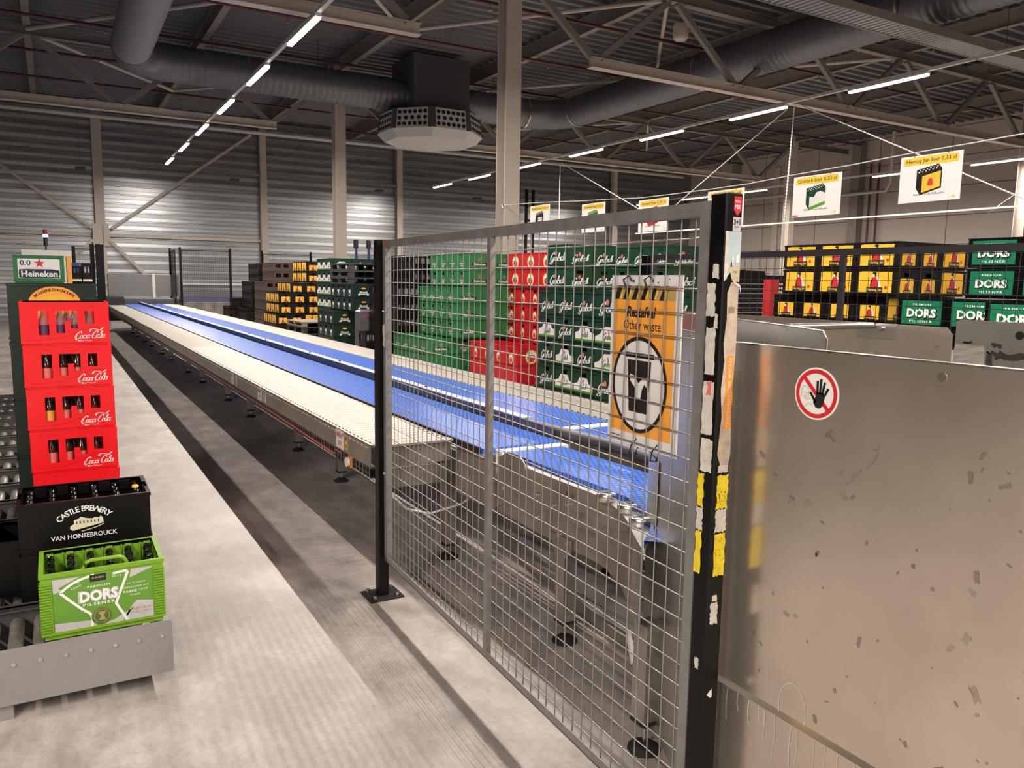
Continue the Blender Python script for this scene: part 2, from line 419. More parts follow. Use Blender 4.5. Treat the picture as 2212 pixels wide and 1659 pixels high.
def ribbon(P, wmin=.06, wmax=.2, n=5, const=False):
    C = catmull(P, n); V = []; k = len(C)
    for i, p in enumerate(C):
        a = C[min(i+1, k-1)]; b = C[max(i-1, 0)]; dx, dy = a[0]-b[0], a[1]-b[1]; L = hypot(dx, dy) or 1; dx /= L; dy /= L
        wd = wmax if const else wmin+(wmax-wmin)*abs(dy)**1.3
        if not const and i in (0, k-1): wd *= .6
        V += [(p[0]-dy*wd/2, p[1]+dx*wd/2), (p[0]+dy*wd/2, p[1]-dx*wd/2)]
    return (V, [(2*i, 2*i+1, 2*i+3, 2*i+2) for i in range(k-1)])
def arcp(cx, cy, rx, ry, a0, a1, n=8):
    return [(cx+rx*cos(radians(a0+(a1-a0)*i/n)), cy+ry*sin(radians(a0+(a1-a0)*i/n))) for i in range(n+1)]
GL = {
 'c': ([arcp(.42,.5,.36,.48,50,330)], .80),
 'o': ([arcp(.42,.5,.36,.48,60,430)], .86),
 'a': ([arcp(.42,.5,.36,.48,40,330), [(.80,1.0),(.76,.35),(.86,.02),(1.02,.1)]], 1.02),
 'l': ([[(.05,.25),(.40,1.3),(.44,1.95),(.28,2.0),(.20,1.3),(.20,.3),(.34,.0),(.50,.15)]], .52),
 'r': ([[(.12,1.0),(.12,.0)], [(.12,.55),(.32,.98),(.58,.95)]], .62),
 's': ([[(.62,.85),(.36,1.0),(.16,.80),(.52,.40),(.46,.05),(.08,.06)]], .70),
 'h': ([[(.05,.3),(.42,1.4),(.42,2.0),(.24,1.9),(.14,1.2),(.14,.0)], [(.14,.6),(.42,1.0),(.62,.75),(.60,.15),(.80,.06)]], .88),
 'C': ([[(1.35,1.55),(1.2,2.05),(.85,2.1),(.35,1.5),(.18,.8),(.40,.08),(.9,-.02),(1.3,.3)]], 1.2),
 'G': ([[(1.30,1.6),(1.2,2.15),(.85,2.2),(.35,1.6),(.15,.9),(.35,.2),(.8,.1),(1.15,.6),(1.2,1.0)], [(1.2,1.0),(1.15,0),(.9,-.7),(.4,-.75),(.2,-.4),(.7,-.1),(1.4,.35)]], 1.35),
 '-': ([[(.0,.75),(.35,.80)]], .42),
}
def script(word, shear=.32, wmin=.07, wmax=.27):
    x = 0; shs = []
    for ch in word:
        st, adv = GL[ch]
        for P in st: shs.append(ribbon([(a+x, b) for a, b in P], wmin, wmax))
        x += adv
    sh = join(*shs); V = [(a+b*shear, b) for a, b in sh[0]]
    x0 = min(v[0] for v in V); x1 = max(v[0] for v in V); y0 = min(v[1] for v in V); y1 = max(v[1] for v in V); W = x1-x0
    return ([((a-(x0+x1)/2)/W, (b-(y0+y1)/2)/W) for a, b in V], sh[1])
GROL = script('Grolsch', .30, .10, .34)
_c = script('Coca-Cola', .34, .07, .30)
_x = join(ribbon([(-.47,-.16),(-.36,-.235),(-.20,-.20),(-.02,-.235),(.06,-.20)], .008, .03, const=False), ribbon([(-.02,.12),(.06,.21),(.2,.20),(.33,.16),(.42,.225),(.47,.25)], .01, .06), ribbon([(-.49,-.02),(-.5,-.12),(-.44,-.19),(-.33,-.2)], .02, .045))
COCA = join(_c, _x)
def arctext(body, cu, cv, rad, a0, a1, size, **kw):
    """letters set along an arc from angle a0 to a1 (degrees, measured at the circle centre)"""
    shs = []; cap = kw.get('bold', 0.0); wd = []
    for ch in body:
        if ch == ' ': wd.append(.42)
        else: text(ch, 1, **kw); wd.append(TX[(ch, cap, 0.0, 1.0, 2)][2]+.13)
    tot = sum(wd); acc = 0
    for i, ch in enumerate(body):
        fr = (acc+wd[i]/2)/tot; acc += wd[i]
        if ch == ' ': continue
        a = radians(a0+(a1-a0)*fr); t = text(ch, size, **kw)
        up = 1 if a1 < a0 else -1
        shs.append(move(t, cu+rad*cos(a), cv+rad*sin(a), a-pi/2 if up > 0 else a+pi/2))
    return join(*shs)

# maps from the flat (u = to the viewer's right, v = up) onto the four sides of a box centred on x=y=0
def side(k, w_, d_, off):
    if k == 'front': return lambda u, v: (u, -d_/2-off, v)
    if k == 'back':  return lambda u, v: (-u, d_/2+off, v)
    if k == 'left':  return lambda u, v: (-w_/2-off, -u, v)
    if k == 'right': return lambda u, v: (w_/2+off, u, v)
LONG = ('front', 'back'); SHORT = ('left', 'right')
def put(mb, sh, sides, w_, d_, off=.0012):
    for k in sides: mb.shape(sh, side(k, w_, d_, off))
    return mb

# ------------------------------------------------------------------ crates
def wall_holes(mb, k, w_, d_, L, z0, z1, t, holes):
    """one crate wall of length L with rectangular openings (u0,v0,u1,v1)"""
    xs = sorted({-L/2, L/2, *[h[0] for h in holes], *[h[2] for h in holes]}); zs = sorted({z0, z1, *[h[1] for h in holes], *[h[3] for h in holes]})
    A = side(k, w_, d_, 0); B = side(k, w_, d_, -t)
    def hole(a, b, c, d):
        m_ = ((a+c)/2, (b+d)/2); return any(h[0] < m_[0] < h[2] and h[1] < m_[1] < h[3] for h in holes)
    for i in range(len(xs)-1):
        for j in range(len(zs)-1):
            a, c, b, d = xs[i], xs[i+1], zs[j], zs[j+1]
            if hole(a, b, c, d): continue
            mb.face([A(a,b), A(c,b), A(c,d), A(a,d)]); mb.face([B(c,b), B(a,b), B(a,d), B(c,d)])
    for (a, b, c, d) in holes:
        for p, q in (((a,b),(c,b)),((c,b),(c,d)),((c,d),(a,d)),((a,d),(a,b))):
            mb.face([A(*p), A(*q), B(*q), B(*p)])
def crate_body(w_, d_, h_, lh=(), sh_=(), t=.012, lip=.004, foot=.018, ribs=0, grid=None, base=.02):
    mb = MB()
    for k in LONG: wall_holes(mb, k, w_, d_, w_, foot, h_, t, list(lh))
    for k in SHORT: wall_holes(mb, k, w_, d_, d_, foot, h_, t, list(sh_))
    mb.box(-w_/2+.006, -d_/2+.006, 0, w_/2-.006, d_/2-.006, foot+.004)          # inset stacking foot and floor
    for (x0, y0, x1, y1) in ((-w_/2-lip,-d_/2-lip,w_/2+lip,-d_/2+t),(-w_/2-lip,d_/2-t,w_/2+lip,d_/2+lip),(-w_/2-lip,-d_/2+t,-w_/2+t,d_/2-t),(w_/2-t,-d_/2+t,w_/2+lip,d_/2-t)):
        mb.box(x0, y0, h_-.014, x1, y1, h_)                                      # rim
        mb.box(x0, y0, foot, x1, y1, foot+.010)
    for i in range(ribs):                                                        # horizontal ridges wrapped round the corners
        z = .035+(h_-.07)*i/(ribs-1)
        for sx in (-1, 1):
            for sy in (-1, 1):
                cx, cy = sx*w_/2, sy*d_/2
                mb.box(min(cx+sx*.005, cx-sx*.035), min(cy+sy*.005, cy-sy*.03), z-.0026, max(cx+sx*.005, cx-sx*.035), max(cy+sy*.005, cy-sy*.03), z+.0026)
    if grid:
        nx, ny, gz = grid
        for i in range(1, nx): x = -w_/2+w_*i/nx; mb.box(x-.0015, -d_/2+t, foot, x+.0015, d_/2-t, gz)
        for j in range(1, ny): y = -d_/2+d_*j/ny; mb.box(-w_/2+t, y-.0015, foot, w_/2-t, y+.0015, gz)
    return mb

W, D, HC = .405, .31, .236
PRO = {}
def proto(key, name, cat='crate'):
    r = thing(name, 'x', cat, (0, 0, -50)); PRO[key] = r; return r
hole_s = (-.045, .170, .045, .205)                    # hand hole, short side
hole_l = (-.05, .172, .05, .205)

def make_heineken(short_big=False):
    r = proto('green', 'beer_crate')
    crate_body(W, D, HC, (), (hole_s,), grid=(6, 4, .16)).build('crate_body', 'hein', r)
    b = MB(); wl = MB(); st = MB(); pale = MB()
    put(b, poly((-.125,.070),(-.115,.105),(.115,.105),(.125,.070),(.115,.062),(-.115,.062)), LONG, W, D)
    put(wl, move(textw('Heineken', .19, .034, bold=.02), 0, .083), LONG, W, D, .0022)
    put(st, star(0, .145, .028), LONG, W, D, .0022); put(wl, star(0, .145, .033), LONG, W, D)
    put(b, poly((-.075,.080),(.075,.080),(.078,.093),(.075,.108),(-.075,.108),(-.078,.093)), SHORT, W, D)
    put(wl, move(textw('Heineken', .135, .020, bold=.025), 0, .094), SHORT, W, D, .0022)
    put(st, star(0, .134, .022), SHORT, W, D, .0022)
    put(pale, join(ell(-.026, .060, .012, .015, 10), ell(0, .054, .012, .015, 10), ell(.026, .060, .012, .015, 10), ring(0,.094,.088,.022,.003,20)), SHORT, W, D)
    b.build('banner', 'blk', r); wl.build('lettering', 'white', r); st.build('star_emblem', 'redp', r); pale.build('hop_emblem', 'silverp', r)
    cache_kids(r)
def make_amstel():
    r = proto('red', 'beer_crate')
    crate_body(W, D, HC, (), (hole_s,), grid=(6, 4, .19)).build('crate_body', 'amst', r)
    g = MB(); wh = MB(); rd = MB(); bk = MB()
    for cu, cv, R_, sides in ((0, .115, .088, LONG), (0, .090, .050, SHORT)):
        ry = R_*(1.0 if sides is LONG else 1.35)
        put(g, ring(cu, cv, R_, ry, R_*.17), sides, W, D, .0018)
        put(wh, ell(cu, cv, R_*.84, ry*.84), sides, W, D, .0010)
        put(rd, poly(*[(cu+R_*.70*cos(a), cv-.004+ry*.70*sin(a)) for a in [pi+pi*i/10 for i in range(11)]]), sides, W, D, .0018)
        put(bk, move(textw('AMSTEL', R_*1.25, R_*.34, bold=.02), cu, cv+ry*.12), sides, W, D, .0024)
        put(rd, ell(cu, cv+ry*.58, R_*.10, R_*.12, 8), sides, W, D, .0018)
    g.build('badge_ring', 'yellow', r); wh.build('badge_disc', 'white', r); rd.build('badge_field', 'redp', r); bk.build('lettering', 'blk', r)
    cache_kids(r)
def make_grolsch(variant):
    r = proto('grol'+variant, 'beer_crate')
    crate_body(W, D, HC, (), (hole_s,)).build('crate_body', 'grol', r)
    wl = MB(); st = MB()
    if variant == 'a':
        put(wl, move(GROL, 0, .095, .04, .31, .25), LONG, W, D); put(st, ell(-.03, .150, .022, .026, 14), LONG, W, D, .0018)
        put(wl, move(GROL, 0, .085, .06, .225, .20), SHORT, W, D); put(st, ell(-.01, .135, .017, .021, 12), SHORT, W, D, .0018)
        st.build('face_emblem', 'pinkp', r); wl.build('lettering', 'white', r)
    else:
        lab = MB(); gs = MB(); let = MB()
        M1 = poly((-.198,.045),(.198,.045),(.198,.085),(.13,.105),(.09,.15),(.05,.175),(-.05,.175),(-.09,.15),(-.13,.105),(-.198,.085))
        M2 = poly((-.15,.045),(.15,.045),(.15,.10),(.09,.115),(.06,.165),(-.06,.165),(-.09,.115),(-.15,.10))
        put(lab, M1, LONG, W, D); put(lab, M2, SHORT, W, D)
        put(gs, rect(-.2, .022, .2, .046), LONG, W, D, .0016); put(gs, rect(-.152, .022, .152, .046), SHORT, W, D, .0016)
        put(let, move(GROL, -.01, .085, .04, .15, .17), LONG, W, D, .002); put(let, move(GROL, 0, .082, .04, .12, .15), SHORT, W, D, .002)
        put(st, ell(0, .135, .014, .016, 10), LONG+SHORT, W, D, .002)
        lab.build('peaked_label', 'white', r); gs.build('base_stripe', 'stripe_green', r); let.build('lettering', 'limedk', r); st.build('face_emblem', 'pinkp', r)
    cache_kids(r)
def duke(cu, cv, s):
    """small standing figure in a red coat and white cape"""
    coat = poly((cu-.30*s,cv-.45*s),(cu+.22*s,cv-.45*s),(cu+.20*s,cv+.05*s),(cu+.05*s,cv+.22*s),(cu-.16*s,cv+.18*s),(cu-.26*s,cv-.05*s))
    cape = join(poly((cu+.05*s,cv+.25*s),(cu+.28*s,cv+.05*s),(cu+.40*s,cv-.42*s),(cu+.22*s,cv-.45*s),(cu+.16*s,cv)), ell(cu-.06*s, cv+.30*s, .09*s, .11*s, 10))
    dark = join(poly((cu-.20*s,cv+.10*s),(cu-.30*s,cv-.30*s),(cu-.22*s,cv-.30*s),(cu-.12*s,cv+.14*s)), ell(cu-.04*s, cv+.42*s, .13*s, .08*s, 8), ell(cu+.02*s, cv+.30*s, .05*s, .10*s, 8))
    return coat, cape, dark
def make_hertog():
    r = proto('yellow', 'beer_crate')
    crate_body(W, D, HC, (), (hole_s,)).build('crate_body', 'choc', r)
    lab = MB(); rd = MB(); wh = MB(); bk = MB(); ye = MB()
    put(lab, ragged(-.165, .022, .165, .215, .003, 9, 3), LONG, W, D); put(lab, ragged(-.095, .02, .095, .155, .002, 7, 4), SHORT, W, D)
    for cu, cv, s, sides, tw in ((.0, .135, .16, LONG, .14), (.005, .098, .11, SHORT, .095)):
        a, b, c = duke(cu, cv, s)
        put(rd, a, sides, W, D, .0022); put(wh, b, sides, W, D, .0024); put(bk, c, sides, W, D, .0026)
        put(bk, rect(cu-tw*.57, cv-s*.66, cu+tw*.57, cv-s*.36), sides, W, D, .0030)
        put(ye, move(textw('Hertog Jan', tw, s*.20, bold=.015), cu, cv-s*.51), sides, W, D, .0036)
    put(rd, ell(.11, .075, .014, .016, 8), LONG, W, D, .0022)
    lab.build('label', 'yellow2', r); rd.build('figure_coat', 'redp', r); wh.build('figure_cape', 'white', r); bk.build('name_plate', 'blk', r); ye.build('lettering', 'signyellow', r)
    cache_kids(r)
def make_dors():
    r = proto('dors', 'beer_crate')
    crate_body(W, D, HC, (), (hole_s,), ribs=12).build('crate_body', 'blackcr', r)
    lab = MB(); wh = MB(); bk = MB()
    put(lab, rect(-.168, .02, .168, .216), LONG, W, D); put(lab, rect(-.12, .02, .12, .16), SHORT, W, D)
    put(wh, move(textw('DORS', .245, .068, bold=.045), 0, .118), LONG, W, D, .003)
    put(bk, move(textw('DORS', .262, .080, bold=.065), .004, .114), LONG, W, D, .0022)
    put(wh, move(textw('PILSENER', .19, .020, bold=.015, space=1.25), 0, .052), LONG, W, D, .002)
    put(wh, move(textw('·PREMIUM·', .17, .016, bold=.015, space=1.3), 0, .185), LONG, W, D, .002)
    put(wh, move(textw('DORS', .17, .05, bold=.045), 0, .09), SHORT, W, D, .002)
    lab.build('label', 'dorsgreen', r); bk.build('lettering_shadow', 'dkgreen', r); wh.build('lettering', 'white', r)
    cache_kids(r)
def make_plain(key, m, lh, sh_, lt=None):
    r = proto(key, 'beer_crate')
    crate_body(W, D, HC, lh, sh_).build('crate_body', m, r)
    bt = MB()
    for i in range(5):
        for sx in (-1, 1):
            bt.cyl((-.15+.075*i, sx*.11, .05), (-.15+.075*i, sx*.11, .19), .022, 6)
    bt.build('bottle_row', lt or 'glass_dk', r)
    cache_kids(r)
def make_mark(key, m):
    """dark green crate with a small white shield and name on each side"""
    r = proto(key, 'beer_crate')
    crate_body(W, D, HC, (), (hole_s,)).build('crate_body', m, r)
    wl = MB(); rd = MB()
    put(wl, move(textw('Brand', .14, .036, bold=.03), 0, .10), LONG, W, D)
    put(wl, join(rect(-.10,.062,.10,.074), ell(-.08,.055,.022,.014,8), ell(.08,.055,.022,.014,8)), LONG, W, D)
    put(rd, ell(0, .165, .045, .014, 10), LONG, W, D)
    put(wl, join(poly((-.05,.15),(-.05,.105),(-.03,.09),(.03,.09),(.05,.105),(.05,.15),(.025,.135),(-.025,.135)), ring(0, .06, .045, .03, .010, 12)), SHORT, W, D)
    wl.build('lettering', 'white', r); rd.build('emblem', 'orange', r)
    cache_kids(r)
make_heineken(); make_amstel(); make_grolsch('a'); make_grolsch('b'); make_hertog(); make_dors()
w4 = lambda z0, z1: tuple((-.175+.092*i, z0, -.175+.092*i+.072, z1) for i in range(4))
make_plain('brown', 'brown', ((-.16,.11,-.03,.205),(.03,.11,.16,.205)), tuple((-.13+.068*i, .10, -.13+.068*i+.05, .20) for i in range(4)))
make_plain('darkb', 'choc', w4(.15, .19), tuple((-.13+.068*i, .10, -.13+.068*i+.05, .20) for i in range(4)))
make_plain('blackh', 'blackcr', w4(.10, .19), tuple((-.13+.068*i, .12, -.13+.068*i+.045, .19) for i in range(4)), 'glass_cl')
make_mark('mark', 'dkgreen')

USED = set(); LBL = {}
ORD = ['topmost', 'second', 'third', 'fourth', 'fifth', 'sixth', 'lowest']
REST = {}
KM = {'green': 'hein', 'red': 'amst', 'grola': 'grol', 'grolb': 'grol', 'yellow': 'choc', 'dors': 'blackcr', 'brown': 'brown', 'darkb': 'choc', 'blackh': 'blackcr', 'mark': 'dkgreen'}
HIDE = [False]
def place(kind, x, y, z, turned, label, group):
    """turned: short end towards the camera side (-Y); else the long side"""
    if HIDE[0] or z < ZB+.05:
        m_ = REST.setdefault(KM[kind], MB()); a, b = (D, W) if turned else (W, D)
        m_.box(x-a/2, y-b/2, z, x+a/2, y+b/2, z+.018); m_.box(x-a/2, y-b/2, z+.018, x+a/2, y-b/2+.012, z+HC); m_.box(x-a/2, y+b/2-.012, z+.018, x+a/2, y+b/2, z+HC)
        m_.box(x-a/2, y-b/2+.012, z+.018, x-a/2+.012, y+b/2-.012, z+HC); m_.box(x+a/2-.012, y-b/2+.012, z+.018, x+a/2, y+b/2-.012, z+HC); return
    p = PRO[kind]
    rz = pi/2 if turned else 0
    if kind not in USED:
        USED.add(kind); p.location = (x, y, z); p.rotation_euler = (0,0,rz); p['label'] = label; p['group'] = group; return p
    return dup(p, (x, y, z), rz, label, group)
NW = ['nearest', 'second', 'third', 'fourth', 'fifth', 'sixth']
def row_x(kinds, X0, Ynear, z, short, what, where, group, layer, far=False):
    """crates side by side along +Y whose faces look towards -X; near crate first"""
    y = Ynear
    for i, k in enumerate(kinds):
        L = D if short else W; gap = .006
        dx = (W if short else D)/2
        place(k, X0+dx, y+L/2, z, not short, f'{what[k]}, {layer} layer of {where}, {NW[i]} along the belt side', group)
        y += L+gap
    return y
def row_y(kinds, X0, Y0, z, shorts, what, where, group, layer):
    """crates along +X whose faces look towards -Y (the camera side)"""
    x = X0
    for i, (k, s_) in enumerate(zip(kinds, shorts)):
        L = D if s_ else W; dy = (W if s_ else D)/2
        place(k, x+L/2, Y0+dy, z, s_, f'{what[k]}, {layer} layer of {where}, {NW[i]} across the end facing us', group)
        x += L+.006
    return x
WHAT = {'green': 'green star crate', 'red': 'crimson round-badge crate', 'grola': 'bottle-green script crate', 'grolb': 'peaked-label green crate',
        'yellow': 'yellow-label dark crate', 'dors': 'emerald-label black crate', 'brown': 'plain brown crate', 'darkb': 'dark brown crate', 'blackh': 'black crate', 'mark': 'small-shield green crate'}
ZB = .25
Z = lambda l: ZB+l*.24
LAY = {6: 'top', 5: 'second', 4: 'third', 3: 'fourth', 2: 'fifth', 1: 'sixth', 0: 'bottom'}
def stack(where, group, kindf, X0, Ynear, layers, nx, shortx, yk=(), ):
    """one tier: for each layer a row along the belt side, plus a row across the end behind the corner crate"""
    for l in layers:
        ks = [kindf(l, i, 'x') for i in range(nx)]
        row_x(ks, X0, Ynear, Z(l), shortx, WHAT, where, group, LAY[l])
        if yk:
            first = W if shortx else D
            row_y([kindf(l, i, 'y') for i in range(len(yk))], X0+first+.006, Ynear, Z(l), yk, WHAT, where, group, LAY[l])
def K(k): return lambda l, i, s_: k

# ------------------------------------------------------------------ building shell
YB = 31.0; XR = 28.5; ZT = 7.45
struct(MB().box(-21, -11, -.2, XR+.3, YB+.4, 0).build('floor', 'floor'))
def deck():
    mb = MB(); prof = []; y = -11.0; k = 0
    while y < YB+.3:
        prof += [(y, ZT+.12), (y+.14, ZT+.12), (y+.18, ZT), (y+.30, ZT)]; y += .34
        prof[-1] = (y-.04, ZT)
    for i in range(len(prof)-1):
        (a, b), (c, d) = prof[i], prof[i+1]
        mb.face([(-21, a, b), (-21, c, d), (XR+.2, c, d), (XR+.2, a, b)])
    o = mb.build('ceiling', 'deck'); struct(o)
deck()
def ribbed(name, p0, p1, m, z1=7.6):
    """liner sheet wall with horizontal trays"""
    mb = MB(); prof = []; z = 0.0
    while z < z1:
        prof += [(0, z), (.004, z+.11), (.022, z+.125), (.022, z+.15), (.004, z+.165), (0, z+.27), (-.02, z+.278), (-.02, z+.29), (0, z+.297)]; z += .30
    P0 = Vector(p0); P1 = Vector(p1); d = (P1-P0).normalized(); n = Vector((d.y, -d.x, 0))
    for i in range(len(prof)-1):
        (a, b), (c, e) = prof[i], prof[i+1]
        mb.face([P0+n*a+Vector((0,0,b)), P1+n*a+Vector((0,0,b)), P1+n*c+Vector((0,0,e)), P0+n*c+Vector((0,0,e))])
    return struct(mb.build(name, m))
ribbed('wall_back', (-21, YB, 0), (XR, YB, 0), 'galv')
ribbed('wall_left', (-21, -11, 0), (-21, YB, 0), 'galv')
struct(MB().box(XR, -11, 0, XR+.2, YB, 7.7).build('wall_right', 'wallpanel'))
struct(MB().box(-21, -11.2, 0, XR, -11, 7.7).build('wall_front', 'wallpanel'))

# wall posts, rails and cross bracing on the back wall
wall_cols = [-9.46, -3.96, 1.54, 7.05, 12.5, 18.0, 23.5]
for i, x in enumerate(wall_cols):
    wd = .30 if abs(x-1.54) < .1 else .24
    mb = MB().ibeam((x, YB-.14, 0), (x, YB-.14, 7.4), wd, .2, .014, up=(0,1,0))
    o = mb.build('wall_post', 'beam')
    tag(o, ['pale steel wall post at far left end of ribbed back wall', 'pale steel wall post left of the braced post', 'wide pale wall post where the diagonal braces meet', 'pale wall post just right of the left lamp row', 'pale wall post beside dark gap, right of far steel column', 'pale wall post behind the main column, right part of back wall', 'pale wall post near the right corner of the back wall'][i], 'wall post', 'posts along the ribbed back wall')
def brace(p, q, lab):
    r = thing('diagonal_brace', lab, 'brace', (0,0,0), 0, 'diagonal braces on the back wall')
    MB().bar(p, q, .10, .02 if 0 else .06, up=(0,1,0)).build('brace_bar', 'beam', r)
    d = (Vector(q)-Vector(p)).normalized(); b = MB()
    for k in range(6):
        for s_ in (.03, -.03):
            c = Vector(p)+d*(.10+.11*k)+Vector((-d.z, 0, d.x))*s_; b.cyl(c+Vector((0,-.036,0)), c+Vector((0,-.028,0)), .012, 6)
    b.build('bolt_holes', 'blk', r)
BY = YB-.32
brace((1.28, BY, 3.15), (-1.9, BY, 5.5), 'beige diagonal brace rising left from the gusset on wide wall post')
brace((1.86, BY, 3.15), (6.6, BY, 6.75), 'beige diagonal brace rising right from the gusset on wide wall post')
brace((1.80, BY, 2.75), (3.3, BY, 1.15), 'short beige brace falling right towards the grey steel panels')
brace((1.28, BY, 2.75), (-.3, BY, 1.15), 'short beige brace falling left behind the mesh screen')
for s_ in (-1, 1):
    MB().box(1.54+s_*.16-.09, YB-.29, 2.55, 1.54+s_*.16+.09, YB-.26, 3.3).build('gusset_plate', 'beam')
g = [o for o in COL.objects if o.name.startswith('gusset_plate')]
tag(g[0], 'beige gusset plate left of the wide wall post', 'plate'); tag(g[1], 'beige gusset plate right of the wide wall post', 'plate')
def rail(name, x0, x1, z, y, m, lab, w_=.08, h_=.10):
    tag(MB().box(x0, y-w_, z-h_/2, x1, y, z+h_/2).build(name, m), lab, 'rail')
rail('wall_rail', -21, 1.3, 2.93, YB-.05, 'beam', 'beige horizontal wall rail left of the wide post')
rail('wall_rail', 1.8, 6.9, 2.93, YB-.05, 'beam', 'beige horizontal wall rail right of the wide post')
rail('guard_rail', -21, 12, 1.30, YB-.4, 'offwhite', 'white low guard rail along foot of the back wall', .05, .07)
rail('conduit_rail', -6, 22, 5.35, YB-.1, 'beamdk', 'dark conduit rail high across the back wall', .1, .1)
tag(MB().cyl((-21, 30.5, 6.79), (27.5, 30.5, 6.86), .075, 10).build('eaves_pipe', 'lampwhite'), 'long pale pipe running just under the roof along the back wall', 'pipe')
# right wall: post, red pipes, grey pipe
tag(MB().box(28.1, 20.9, 0, 28.45, 21.3, 7.2).build('wall_post', 'beamdk'), 'dark post on the beige right wall beside red pipes', 'wall post')
tag(MB().box(28.2, 27.6, 0, 28.45, 27.9, 7.2).build('wall_post', 'beamdk'), 'dark post on the right wall near the far corner', 'wall post')
for k, (y, lab) in enumerate(((20.55, 'red vertical pipe on the right wall, further one of the pair'), (20.2, 'red vertical pipe on the right wall, nearer one of the pair'))):
    tag(MB().cyl((28.35, y, 0), (28.35, y, 6.4), .04, 8).build('riser_pipe', 'red_pipe'), lab, 'pipe', 'red riser pipes')
tag(MB().tube([(27.98, 30, 5.5), (27.98, 22.5, 5.5), (27.98, 22, 5.25), (27.98, 19.6, 5.25), (27.98, 19.4, 5.5), (27.98, 19.4, 7.44)], .07, 8).build('duct_pipe', 'beam'), 'pale grey pipe with a dropped bend on the right wall', 'pipe')
tag(MB().box(28.42, 25.2, 0, 28.48, 25.5, 6.8).build('rain_pipe', 'beam'), 'pale flat downpipe on the right wall near lamp row', 'pipe')

# steel columns
def column(x, y, lab):
    r = thing('steel_column', lab, 'column', (x, y, 0), 0, 'steel columns')
    MB().ibeam((0,0,0), (0,0,7.3), .30, .29, .02, up=(0,1,0)).build('shaft', 'beam', r)
    MB().box(-.2,-.2,0,.2,.2,.03).build('base_plate', 'beamdk', r)
column(7.0, 12.25, 'tall beige steel column in the middle, behind the mesh panel')
column(7.0, 21.63, 'beige steel column further back left of the hanging air unit')
column(23.62, 12.25, 'beige steel column at the right edge of the hall')
column(25.0, 21.63, 'beige steel column near the far right corner')

# roof trusses
def truss(y, lab, segs):
    r = thing('roof_truss', lab, 'truss', (0, y, 0), 0, 'roof trusses')
    MB().ibeam((-20, 0, 6.98), (28.3, 0, 6.98), .17, .17, .012).build('top_chord', 'beamdk', r)
    for a, b in segs:
        MB().ibeam((a, 0, 5.52), (b, 0, 5.52), .19, .17, .012).build('bottom_chord', 'beam', r)
        x = a+.12
        lo = []
        while x < b+.01: lo.append(x); x += 3.6
        for i, xb in enumerate(lo):
            for s_ in (-1, 1):
                xt = xb+1.8*s_
                if xt < -20 or xt > 28: continue
                MB().bar((xb+.10*s_, 0, 5.62), (xt-.10*s_, 0, 6.9), .11, .10, up=(0,1,0)).build('web_member', 'beamdk', r)
truss(12.25, 'near beige roof truss meeting the middle column', [(-9.32, 5.32), (8.68, 23.30)])
truss(21.63, 'far beige roof truss meeting the rear column', [(-9.32, 5.32), (8.68, 23.32)])
for k in range(-2, 6):
    x = 7+3.6*k
    o = MB().ibeam((x, -10.9, 7.22), (x, YB-.1, 7.22), .15, .34, .012).build('roof_purlin', 'beamdk')
    names = {-2: 'purlin above the left frame edge', -1: 'purlin over the left lamp row', 0: 'purlin over the middle column line', 1: 'purlin right of the hanging air unit', 2: 'purlin over the right-hand duct', 3: 'purlin right of the duct', 4: 'purlin nearing the right wall', 5: 'purlin closest to the right wall'}
    tag(o, 'taupe steel roof '+names.get(k, f'purlin left of the view'), 'beam', 'roof purlins')
def rod(p, q, r_, lab): tag(MB().cyl(p, q, r_, 6).build('roof_bracing', 'beam'), lab, 'brace', 'roof bracing tubes')
rod((-.2, 21.7, 7.0), (3.4, 26, 7.0), .05, 'thin roof bracing tube beyond far truss, left of lamp row')
rod((3.4, 26, 7.0), (7, 21.7, 7.0), .04, 'thin roof bracing tube beyond far truss, right of lamp row')
rod((3.4, 17, 7.0), (-.2, 21.5, 7.0), .05, 'thin roof bracing tube before far truss at upper left')
rod((7, 17, 7.0), (10.6, 12.4, 7.0), .045, 'thin bracing tube crossing roof behind the middle column')
rod((7, 17, 7.0), (3.4, 12.4, 7.0), .045, 'thin bracing tube left of the hanging air unit')
rod((10.6, 21.5, 7.0), (14.2, 17, 7.0), .045, 'thin bracing tube above the duct elbow')
rod((14.2, 17, 7.0), (17.8, 12.4, 7.0), .045, 'thin bracing tube right of the straight duct')
rod((10.6, 12.4, 7.0), (14.2, 17, 7.0), .045, 'thin bracing tube over the straight duct')
rod((17.8, 21.6, 7.0), (21.4, 26, 7.0), .045, 'thin bracing tube at far right of roof')
rod((17.8, 21.6, 7.0), (14.2, 26, 7.0), .045, 'thin bracing tube beyond far truss at right')
# sprinkler pipes
for i, y in enumerate((11.2, 14.25, 17.15, 20.1, 23.1, 26.05, 28.9)):
    r = thing('sprinkler_pipe', ['red sprinkler pipe closest to us under the roof', 'red sprinkler pipe just behind the near truss', 'red sprinkler pipe midway between the trusses', 'red sprinkler pipe above the cross duct', 'red sprinkler pipe just beyond the far truss', 'red sprinkler pipe second from the back wall', 'red sprinkler pipe closest to the back wall'][i], 'pipe', (0, y, 6.93), 0, 'red sprinkler pipes')
    MB().cyl((-12, 0, 0), (27, 0, 0), .035, 8).build('pipe_run', 'red_pipe', r)
    x = -8.3
    while x < 25:
        MB().cyl((x, 0, -.03), (x, 0, -.13), .014, 6).cyl((x, 0, -.13), (x, 0, -.14), .03, 8).build('sprinkler_head', 'zinc', r); x += 3.2

